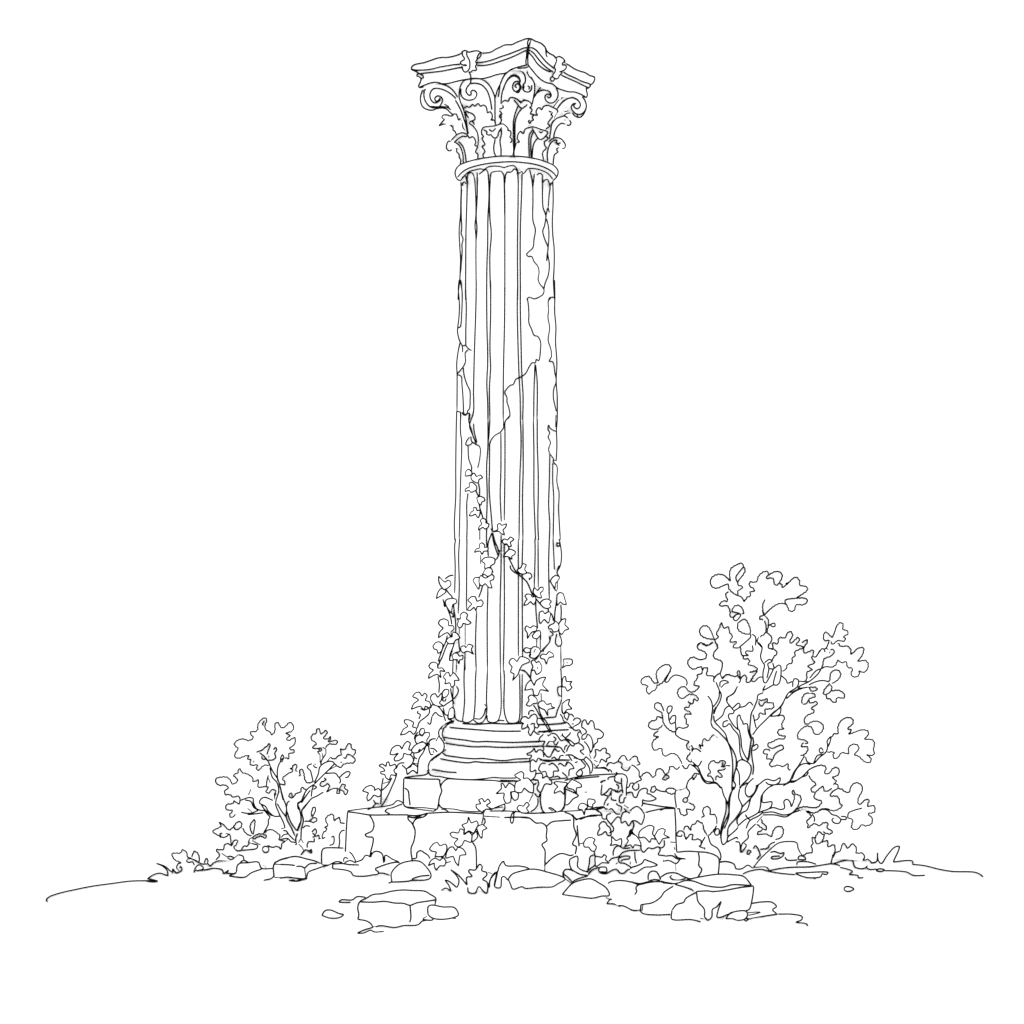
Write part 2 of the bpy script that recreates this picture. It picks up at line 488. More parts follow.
ab.S('''300,85 320,90 360,112 410,130 445,155 465,180 480,215 510,240 545,258 570,280 575,290;465,180 470,220 475,260 485,275;
670,340 700,355 760,395 820,420 870,435 920,465 965,480 970,505 955,540 930,560 920,565;
290,180 330,182 370,205 410,250 450,300 500,350 555,392;290,200 340,230 380,280 430,340 480,385 545,430;290,225 340,280 380,340 430,385 480,415 520,430;
650,430 700,460 770,490 840,525 920,550;625,460 700,495 780,530 850,565 905,590;920,550 925,575 905,595 885,600 885,620 895,660 885,690 860,680;
290,360 330,410 380,470 430,515 480,540 540,555 570,580 600,600 650,618 700,632 760,635 810,650 860,675 880,690''', FR)
# back edges
for k in (1, 2):
    a, b = cor[k], cor[(k+1) % 4]; cc = Vector((AX, 0))
    for z, sc in ((5.485, .99), (5.375, .99), (5.36, .935), (5.235, .935)):
        P = [cc + ((a.lerp(b, u/12)) - cc)*sc for u in range(1 if k == 1 else 0, 13 - (1 if k == 2 else 0))]
        ab.tube([Vector((p.x, p.y, EYE+z)) for p in P], W*D/F)
cdone(ab)
# fleurons on the abacus faces
T(400, 30)
fl = cpart('fleuron'); g = lambda x, y: FL(x, y) - .03
fl.fill('640,225 665,208 700,226 760,214 820,228 830,250 790,300 775,325 785,400 740,415 700,425 665,432 645,410 640,360 615,340 655,305 660,290', g, .08, .008)
fl.S('''625,240 640,220 665,208 690,218 700,226 760,214 800,214 825,226 840,235;640,225 640,260 660,290 655,305 625,320 615,340 640,355 660,362 685,362;685,362 660,350;
635,370 645,410 665,432 690,420 710,395 715,350 710,310 685,260 680,225;820,228 830,250 815,280 790,300 775,325 785,350 770,372 785,400 780,412 740,415 730,430 715,430;
705,425 720,460 728,500;815,235 795,265 785,295''', g)
cdone(fl)
T(500, 30)
fl = cpart('fleuron'); g = lambda x, y: FR(x, y) - .03
fl.fill('575,285 600,270 655,300 680,375 640,430 595,495 550,520 515,510 540,470 560,435 560,365', g, .08, .008)
fl.S('''575,290 580,310 570,340 560,365 560,390 570,405 560,435 545,450 540,470 520,490 515,510;575,285 600,270 630,280 655,300 665,320 650,330 635,345 640,360 665,355 680,375 670,400 640,420 610,428;
640,430 620,455 605,470 595,495 570,500 555,490;655,310 670,340;535,480 555,490 553,515 535,525 518,510 520,490 535,480''', g)
cdone(fl)
# volutes
def volute(d, a, b, cx, cy, fills, strokes):
    p = cpart('volute'); p.f = tilt(d, cx, cy, a, b)
    for (t, txt) in fills: T(*t); p.fill(txt, None, .09, .01, .9)
    for (t, txt) in strokes: T(*t); p.S(txt)
    cdone(p)
TA, TB, TC, TD = (400, 30, 10.24), (500, 30, 10.24), (400, 100, 10.24), (500, 100, 10.24)
volute(14.2, -.7, .2, 437, 97, [(TA, '270,570 230,620 210,680 212,740 250,810 330,822 400,800 440,700 560,740 650,920 700,1060 690,940 640,800 590,690 510,590 430,550 330,545')],
 [(TA, '590,690 560,640 510,590 450,560 390,550 330,555 280,580 250,620 245,680 260,730 300,780 350,795 400,785 430,740 435,715 425,690 400,675 370,680 355,705 370,730 390,722 405,705'),
  (TA, '270,570 230,620 210,680 212,740 235,790 280,815 330,822 360,812 380,795;570,705 560,690 500,640 440,610 390,598 345,600 315,630 305,670 320,720 350,745 380,740 410,715 405,690'),
  (TC, '565,0 600,60 628,120 652,190 672,250 685,310 695,350;605,-20 640,60 660,130 680,220 690,300 700,350;310,65 370,70 440,68 490,78 520,100;370,90 430,82 480,95 510,125 545,155')])
volute(13.95, -.3, .2, 472, 95, [(TA, '730,500 850,505 950,630 975,760 975,967 925,800 890,690 840,600 760,705 680,718 620,740 605,650 660,515')],
 [(TA, '715,500 660,515 625,560 608,620 605,680 620,740 650,815;625,600 622,650 640,690 680,715 720,718 760,705 785,670 780,635 750,615 725,630 730,660 710,668 690,655 675,620 690,580 718,545 728,500'),
  (TA, '730,500 790,495 850,510 910,560 950,630 970,690 972,819 974,967;720,548 780,545 840,565 890,620 920,700 935,780 940,819;1024,560 1000,610 985,660 975,695')])
volute(13.72, .05, .1, 520, 85, [(TB, '100,470 150,395 260,430 300,400 325,490 355,620 335,680 300,640 160,640 130,580'), (TB, '0,560 60,440 150,395 200,405 240,440 210,480 140,460 90,490 50,560 20,650 10,760 -10,700')],
 [(TB, '0,560 40,470 90,420 150,395 200,405 240,440 260,490 255,540 230,560;10,760 20,650 50,560 90,490 140,460 190,480 212,530;30,620 60,540 110,480 150,470 195,500 205,540'),
  (TB, '205,555 190,530 150,530 130,570 135,610 160,630 190,615 205,580 185,550 160,560 155,580 175,590;205,555 215,590 200,620 190,640 160,640;240,550 235,600 250,625 290,635 320,610 325,560;280,570 300,580 295,610;250,570 240,610'),
  (TB, '280,400 285,440 305,480 325,490 320,440 340,420;320,490 350,540 355,620 345,680 330,760;260,400 280,440;0,560 -10,640 -20,690')])
volute(14.0, .4, .2, 548, 92, [(TB, '350,690 390,620 440,570 500,550 580,600 595,660 540,745 470,720 420,640')],
 [(TB, '350,690 390,620 440,570 500,550 545,560 580,600 595,660 580,710 540,745 500,745 470,720 460,685 475,660 510,660 520,680 500,695 485,680;370,650 420,620 470,615 510,635 525,670 515,690;350,690 345,700')])
volute(14.42, .9, .2, 577, 103, [(TB, '550,790 600,730 720,645 830,670 885,780 840,880 790,895 745,830 650,740 590,800')],
 [(TB, '545,795 600,730 660,670 720,645 780,645 830,670 870,720 885,780 870,837 840,882 810,897 770,882 740,847;590,800 640,740 700,700 750,695 800,720 825,767 810,797 790,807 765,792 755,770 780,750'),
  (TD, '780,35 750,40 730,70 745,110 790,145 840,140 870,110 885,70;790,145 800,180')])
# acanthus leaves
capS = lathe(lambda z: cap_R(z) + .02, .0)
def acanthus(near, fills, strokes):
    p = cpart('acanthus_leaf'); p.f = lambda x, y: capS(x, y) - near
    for (t, txt) in fills: T(*t); p.fill(txt, None, .05, .01)
    for (t, txt) in strokes: T(*t); p.S(txt)
    cdone(p)
TR1 = (400, 30, 5.12)
acanthus(.0, [(TC, '545,145 590,180 640,220 680,320 620,345 575,350 540,290 480,245 400,265 455,200 430,180 440,158 520,165')],
 [(TC, '545,155 520,165 480,152 440,158 430,180 455,200 440,215 415,245 400,265 430,252 480,245 520,262 545,290 540,305 560,320 575,350;545,145 575,145 590,180 600,205 620,190 640,220 640,260 650,290 680,320')])
acanthus(.05, [(TC, '525,415 590,350 640,335 700,370 760,390 795,475 780,540 795,605 615,660 605,590 540,495 490,515 478,470')],
 [(TC, '525,415 550,385 590,350 640,335 690,360 680,375 640,372 600,395 570,420 545,440 525,430 500,420 480,450 475,490 490,515 515,520 540,495 555,465 540,440;505,465 520,450 545,455 540,470 520,478 505,465;495,470 510,440'),
  (TC, '560,475 580,500 580,530 605,560 605,590 620,610 615,660;570,435 610,470 640,540 650,650;600,425 640,470 665,540 678,635;695,360 710,390 740,375 760,390 775,430 765,465 795,475 780,510 775,540 795,550 795,605')])
acanthus(.02, [(TC, '655,85 745,45 800,35 880,65 895,130 945,180 975,255 855,280 800,440 740,240 670,110')],
 [(TC, '655,85 680,65 710,75 745,45 765,65 800,35 825,65 850,50 880,65 890,100 895,130 920,120;670,110 700,125 740,140 765,170 765,200 730,215 710,235 750,270 785,320 800,380 800,440 790,500;670,120 685,160 700,175;730,215 755,235 760,255'),
  (TC, '920,115 940,140 945,180 930,205 960,205 975,225 975,255;690,175 705,180')])
acanthus(.06, [(TC, '855,590 870,530 840,475 855,425 835,345 855,280 1024,262 1110,310 1140,400 1140,560')],
 [(TC, '855,590 850,560 870,530 860,505 840,475 870,455 855,425 840,390 855,375 835,345 835,310 855,280 900,270 960,265 1024,248 1054,245 1084,265 1109,300 1094,310;1105,315 1129,315 1134,360 1124,380 1144,400 1139,430 1124,438'),
  (TC, '855,305 890,325 885,345 910,360 930,355 950,380 975,390 1000,370 1010,330 1044,280;910,300 945,320 980,290;975,400 960,480 965,540 980,570;1024,320 1034,300 1040,340 1024,420 1034,500 1034,570')])
acanthus(.03, [(TR1, '525,400 535,360 570,345 640,355 675,400 680,460 660,470 610,600 560,600 510,480 508,405')],
 [(TR1, '508,405 530,395 520,380 535,360 555,365 560,350 570,345 600,355 620,375;510,480 520,460 508,440 522,430 508,412;620,370 635,360 660,365 675,385 665,400'),
  (TD, '300,75 330,100 310,140 345,150 330,180 345,205 320,215 305,240 290,215 310,205;185,60 155,140 138,220 140,400 140,570;230,80 190,130 160,200 152,300 155,570;140,0 170,30 200,70 225,85 265,60 280,45;205,10 230,30;240,-10 270,10'),
  (TD, '130,460 105,500 130,518;165,440 175,470 190,500 155,518;0,180 15,175 0,140')])
acanthus(.02, [(TD, '340,150 385,85 490,55 590,105 580,170 500,240 470,300 340,270')],
 [(TD, '340,150 385,155 370,125 385,85 410,80 425,100 450,65 490,55 540,75 590,105 590,130;540,125 525,150 540,165 520,195 500,220 490,240 510,265 480,290 470,300;500,112 515,122 525,115'),])
acanthus(.06, [(TD, '175,435 185,350 255,300 340,275 490,330 490,400 475,490 445,615 160,575')],
 [(TD, '175,435 200,430 180,400 185,350 210,320 240,345 255,300 290,285 340,275 380,285 430,305 470,315 490,330 480,355 440,395 410,405 385,385 365,350 340,310 330,290;400,325 420,335 440,325;330,310 300,360 295,450 300,580;345,320 320,380 315,480 320,585;385,390 350,440 335,500 330,585;480,370 490,400 455,430 460,465 475,490 440,530 435,550 445,600 445,615')])
acanthus(.0, [(TD, '550,385 590,270 630,240 720,245 690,180 570,195 530,250 505,400')],
 [(TD, '505,400 520,320 530,250 570,195 620,175 660,165 690,180 695,205 665,205;550,385 560,330 590,270 630,240 670,245 700,262 725,245 720,215 690,205;655,160 680,140 740,130;590,105 570,150 545,200 532,250;605,-5 545,75;660,0 620,40 585,90')])
acanthus(.05, [(TD, '500,430 570,385 670,465 655,495 590,500 545,660 490,630 485,560')],
 [(TD, '500,430 530,400 570,385 620,395 655,430 670,465 655,495 620,480 590,450 570,430;575,420 590,445 625,440 650,460;490,630 485,560 500,480 530,430 560,410 590,415;605,480 580,510 595,530 560,560 550,600 545,660')])
# ================================================================ PLINTH STEPS
def block(parent, d, x0, x1, ztop, zbot, depth, f=None, fronts='', w=W):
    p = Part('stone_block', parent); p.f = (lambda x, y: min(d, top2(x, y))) if d == STEP1_D else plane(d)
    X0, X1 = (x0-CX)/F*d, (x1-CX)/F*d
    p.box(X0, X1, d-D+.004, d-D+depth, zbot, ztop)
    yb = d-D+depth
    for X, px in ((X0, x0), (X1, x1)):
        if px in (347, 404, 625, 675): p.tube([Vector((X, yb, zbot)), Vector((X, yb, ztop-.02))], W*d/F)
    return p
top1 = level(STEP1_Z + .004); top2 = level(STEP2_Z + .004)
up = thing('stone_step', 'upper smaller course of squared stone blocks directly under the column base', 'step', (AX, 0, STEP2_Z), 'steps of the plinth')
p = block(up, STEP1_D, 404, 439.96, STEP1_Z, STEP2_Z, 2.1)
T(330, 700, 5.12)
p.S('378,400 376,450 376,530;380,400 420,402 500,405 560,408 565,415;383,450 400,465 405,500 410,540;376,532 385,545 480,552 545,560;385,545 400,553 450,560 530,570')
p.S('380,397 430,390 490,382 502,372', lambda x, y: 13.6)
p.S('555,530 550,555 530,570')
p.done()
p = block(up, STEP1_D, 440, 539.96, STEP1_Z, STEP2_Z, 2.1)
p.S('560,410 565,440 572,465 560,500 555,540;565,445 575,425 600,405 640,403;555,532 565,545 575,553 640,560 680,568 740,572 780,570;570,560 590,562 605,570')
T(500, 700, 5.12)
p.S('0,410 80,412')
T(490, 760)
p.S('0,525 200,525 410,545;350,545 480,545 560,535')
p.done()
p = block(up, STEP1_D, 540, 565.46, STEP1_Z, STEP2_Z, 2.1)
T(490, 760)
p.S('520,330 515,400 525,480 540,520 560,540;770,260 768,350 765,440 750,500 700,530 600,540 500,545')
p.S('600,490 625,490 680,530;600,490 640,520')
p.done()
p = block(up, STEP1_D, 565.5, 625, STEP1_Z, STEP2_Z, 2.1)
T(500, 700, 5.12)
p.S('380,405 440,398 510,392;335,430 330,540 318,560;300,572 380,568 440,562 500,548')
p.S('330,412 380,398 460,386 560,380 620,378', lambda x, y: 13.5)
p.S('480,348 540,352 560,368', lambda x, y: 13.7)
p.done()

lo = thing('stone_step', 'lower wider course of cracked stone blocks at the foot of the plinth', 'step', (AX, 0, 0), 'steps of the plinth')
p = block(lo, STEP2_D, 347, 411.96, STEP2_Z, 0, 3.0)
T(330, 700, 5.12)
p.S('90,572 85,640 80,750 75,830;90,572 150,580 200,588 320,588 400,588;200,588 215,610 225,640 215,670 180,690 190,700 220,705 218,740 210,770 205,800')
p.S('90,568 150,560 215,552 260,548 320,535 345,515 370,524 378,534', lambda x, y: min(13.55, top2(x, y)))
p.S('370,532 320,552 290,560 283,570 300,580 305,584', lambda x, y: min(13.5, top2(x, y)))
p.done()
p = block(lo, STEP2_D, 412, 545.46, STEP2_Z, 0, 3.0)
p.S('400,588 400,610 420,632 435,665 430,720 415,760 420,820;435,665 425,635 440,610 480,598 500,582;400,598 430,603 470,590;400,590 440,592 480,585 500,578;500,580 600,575 700,578 780,582;790,595 870,600;900,602 960,600 1024,605')
T(500, 700, 5.12)
p.S('20,602 100,600 150,605 185,630 215,630 238,650 237,700 240,720 215,740 230,770 230,830 235,870')
p.done()
p = block(lo, STEP2_D, 545.5, 577.46, STEP2_Z, 0, 3.0)
p.S('240,645 265,625 320,618 365,615;330,575 360,585 375,600 378,650 390,690 372,740 390,750 385,790')
p.done()
p = block(lo, STEP2_D, 577.5, 675, STEP2_Z, 0, 3.0)
p.S('900,690 902,730 905,780;370,585 380,600 395,612;395,640 400,700 405,750;385,615 430,600 500,592')
T(580, 740)
p.S('670,742 760,720 850,704 965,702;820,722 870,702 965,700;970,690 980,860 982,1024')
p.S('650,650 740,665 830,680 965,692;650,642 700,660', lambda x, y: min(13.3, top2(x, y)))
p.S('60,710 180,708 240,690 150,690;180,715 230,770;0,815 100,775 220,770')
p.done()

# ================================================================ IVY
def ivy_f(off=.06):
    fs = lathe(shaft_R, 0); fb = lathe(base_R, 0)
    def f(x, y):
        if y < 714:
            return (fs(x, y) if abs(x-507) < 60 else 14.35) - off
        if y < 779:
            d = fb(x, y) if 420 < x < 596 else (14.2 if x < 507 else 13.9)
            if y > 765 and x >= 404: d = min(d, STEP1_D + (779-y)/14*.5)
            return d - off
        if y < 812:
            return min(STEP1_D if 402 < x < 628 else (13.33 if x > 500 else 14.1), (EYE-STEP2_Z-.02)*F/max(y-CY, 20)) - off
        return min(STEP2_D - off, ground_d(y))
    return f
IV = ivy_f()
def mass_f(off):
    """the thick ivy over the base hangs as one sloping sheet from the shaft to the step"""
    g = ivy_f(off)
    def f(x, y):
        if y >= 779: return g(x, y)
        d = 13.86 + (x-560)/80*.2 - max(0, y-700)/79*.40
        return (min(d, 13.3) if x > 632 else d) - off
    return f
def ivy(label, at, stems, leaves, extra=(), bodies=(), veins=()):
    r = thing('ivy_vine', label, 'ivy', at, 'ivy on the ruin')
    s = Part('stem', r); s.f = ivy_f(.045)
    for t, txt in stems: T(*t); s.S(txt)
    s.join(1.0); s.done()
    l = Part('foliage', r); l.f = ivy_f(.07)
    for t, txt in leaves: T(*t); l.L(txt)
    for t, txt in bodies: T(*t); l.fill(txt, mass_f(.05), .02, 0.0)
    for t, txt in veins: T(*t); l.S(txt, mass_f(.075))
    for t, txt in extra: T(*t); l.S(txt, ivy_f(.13))
    l.done()
P1, P2, P3, P4, P5, P6 = (520, 705, 20.48), (560, 705, 20.48), (520, 745, 20.48), (560, 745, 20.48), (600, 760, 20.48), (595, 790, 20.48)
N1, N2, N3, N4, N5, N6, N7, NL, N8, N9, N10, N11, NH = (400, 560), (390, 650), (350, 720), (440, 460), (490, 540), (500, 620), (490, 760), (520, 690), (580, 740), (560, 800), (630, 800), (410, 810), (430, 520, 6.827)
ivy('straggling ivy climbing from the lower step up the left edge of the shaft', (-1.1, -.9, STEP2_Z),
 [(N1, '''462,195 490,172 520,158 548,158;470,300 500,340 525,365 538,390;440,400 450,440 460,485;445,460 460,480;475,470 510,560 525,620 530,660;548,460 555,520 565,600 570,680 570,740;520,540 545,560 545,590 530,570;
485,770 470,830 440,900 410,980 390,1040;490,850 460,920 430,1000 410,1040;560,835 540,900 515,960 505,1024;600,810 605,880 610,935 560,950'''),
  (N2, '''510,100 490,180;525,80 505,150;640,0 620,60 610,105 640,105;490,270 505,350 500,440;620,390 630,460 655,550;680,370 700,410 685,460 640,510 590,545 540,580;
545,490 540,520 565,520 575,495;440,560 480,570 530,620 550,670 570,730;545,590 565,660 600,670 640,690;285,840 250,900 270,940;500,880 470,935;590,660 600,710 635,715'''),
  (N3, '''785,250 750,330 710,390 695,460 690,545;610,350 640,380 650,410 635,450 580,500;650,340 660,380 690,400;640,440 690,450;660,380 655,420;905,170 880,220;
480,540 465,600 430,680 390,770 330,870 315,885;475,500 490,460 520,440 560,440;530,460 565,490 580,510;340,590 325,680 320,780 315,860;430,590 390,660 330,720;340,650 400,630;
240,820 260,850 300,860;270,850 220,900 180,920''')],
 [(N1, '''398,168* 425,200 460,225 490,208 515,225 515,260 480,290 450,300 415,260 398,215;372,395* 385,340 410,300 435,290 465,305 468,330 430,360;465,430 480,405 510,398 545,395 575,408 575,440 545,460 535,500 525,540 500,510 475,470;
395,650 410,620 450,605 490,625 505,665 540,675 548,710 535,745 530,790 490,755 440,775 395,795* 405,740 435,695 420,680;545,740 585,755 610,800 575,825 550,850 500,855 480,825 510,790 535,785;
340,885 365,850 400,840 435,865 435,900 420,935 390,955 375,925 350,910;585,600 615,600 620,565 655,535 690,560 692,600 725,640 695,660 650,655 630,685 605,690 592,660 590,620;
630,890 660,880 675,895 700,865 745,880 740,915 750,965* 715,945 680,940 650,950 630,930;700,415 730,380 770,378 795,415 830,410 850,440 830,475 800,480 775,515 760,490 720,515 695,510 710,480 730,450'''),
  (N2, '''640,60 660,35 690,35 715,60 745,55 740,95 720,105 705,140 685,100 655,100;400,165 420,135 450,127 485,145 495,180 530,185 560,220 525,215 520,280 490,260 440,275 395,290* 405,245 440,205 415,190;
550,280 575,240 600,230 615,265 650,235 680,265 705,310 670,315 660,355 630,380 610,345 565,345 560,310;235,480 260,445 300,435 330,460 355,445 378,470 370,515 400,530 415,570 400,590 370,590 350,615 310,590 220,605* 245,550 285,510 255,485;
415,495 430,460 465,450 490,480 520,450 535,440 520,520 510,550 540,570 500,575 450,560 430,530;535,440 560,405 595,405 600,440 580,475 545,490;
108,868* 140,810 180,775 150,745 150,720 190,718 240,745 240,785 270,800 265,830 240,862 205,838 160,858;300,840 320,805 345,805 352,840 325,875 300,850;
265,890 300,870 325,875 355,850 400,850 400,880 385,930 385,980 330,945 280,960 260,930;600,700 610,610 635,590 655,600 655,690 640,700'''),
  (N3, '''415,350 435,290 480,262 515,270 530,290 555,250 585,222 615,240 620,300 635,310 620,350 590,355 560,345 540,385 500,412 460,415 455,390 485,345 450,355;630,310 660,265 700,240 745,228 785,250 750,290 700,330 650,335;
300,470 330,452 365,465 375,440 395,430 415,460 460,455 470,485 465,520 475,570 430,575 400,610 370,590 345,570 320,550 315,530 350,525 330,490;130,728* 165,690 215,672 250,695 255,715 290,702 315,735 310,775 285,785 250,775 215,805 185,825 175,790 178,748;
580,500 585,560* 645,515 690,550* 690,480 640,450 620,480''')],
 [(N2, '''415,600 430,565 460,555;430,680 465,640 500,670 540,685;430,680 410,760 390,750 385,735;405,600 400,650 360,690 300,740 280,800;290,620 280,645 310,660 295,710;310,600 350,615 400,595;405,980 400,940 440,910 470,910'''),
  (N3, '''700,330 715,300 750,290;800,250 820,205 860,190;805,260 810,310 830,355 855,350;820,290 860,295 895,330;850,310 860,340;370,460 378,500 355,528''')])
ivy('thin forked ivy strand hanging down the middle of the fluted shaft', (-.1, -.55, STEP1_Z),
 [(N4, '''365,305 380,345 395,370;395,240 405,300 405,370;400,440 408,490 430,560 440,595;535,740 505,810 490,870 490,900 495,985;540,745 560,830 590,900 600,940;535,760 555,860 585,950 600,990;610,920 600,970 580,1020;660,865 690,870 705,910 680,950;660,870 660,950;520,700 535,735'''),
  (NH, '470,240 440,285'), (N1, '845,265 830,320 805,385'),
  (N5, '''190,180 220,240 250,300 290,350 340,390 390,450 425,540 460,590 510,650 545,690;205,260 215,300 250,330 285,350;375,420 410,500 440,570;375,335 410,340 428,365 420,390 400,395 408,412;595,700 600,730 630,760 645,800 650,830''')],
 [(N4, '''260,160 265,120 290,95 325,120 325,150 295,160 265,165;320,170 350,135 375,165 410,155 435,180 405,205 390,235 350,220 325,200;260,320 265,295 300,270 300,240 325,230 350,245 375,275 370,305 345,320 320,330 295,318;
380,385 420,375 450,390 458,415 430,435 420,460 395,440 385,410;302,572* 320,535 345,510 345,490 370,490 385,515 410,515 405,560 388,590 365,558 330,570;395,715 405,680 425,655 415,620 440,600 470,615 475,640 500,655 490,690 460,705 440,695;
355,945* 370,915 405,895 405,865 430,850 455,870 460,890 490,895 485,930 455,940 430,965 410,940 380,940;545,735* 585,715 590,665 610,650 635,660 680,655 670,690 650,720 660,765 625,750 600,738;
640,830 660,810 690,815 720,790 755,815 725,845 730,880 705,885 680,862 655,860;650,990 680,945 715,915 770,940 760,970 740,985 735,1015 705,1000 670,990'''),
  (NH, '355,280 375,260 410,255 440,265 440,295 415,320 430,355 400,335 375,330 370,300;355,380 385,330 405,325 425,340 420,370 395,385 370,370'),
  (N1, '750,210 770,180 810,180 820,210 815,260 805,300 780,260;815,190 830,160 870,180 905,165 930,140 960,170 955,200 930,215 940,285 905,275 870,250 840,265 815,240'),
  (N5, '''280,305 310,280 335,245 370,255 360,285 360,310 375,335 340,348 305,340;445,515 455,490 485,515 510,490 540,485 540,520 520,545 525,590 490,585 460,560 445,540;
348,670* 365,625 375,610 360,575 380,555 420,565 435,580 460,580 465,620 445,660 415,635 385,658;515,645 545,615 585,605 625,630 615,655 620,685 585,700 550,690 530,670;505,770 510,740 540,730 560,750 600,735 615,750 610,795 595,850 555,820 515,855 505,820''')])
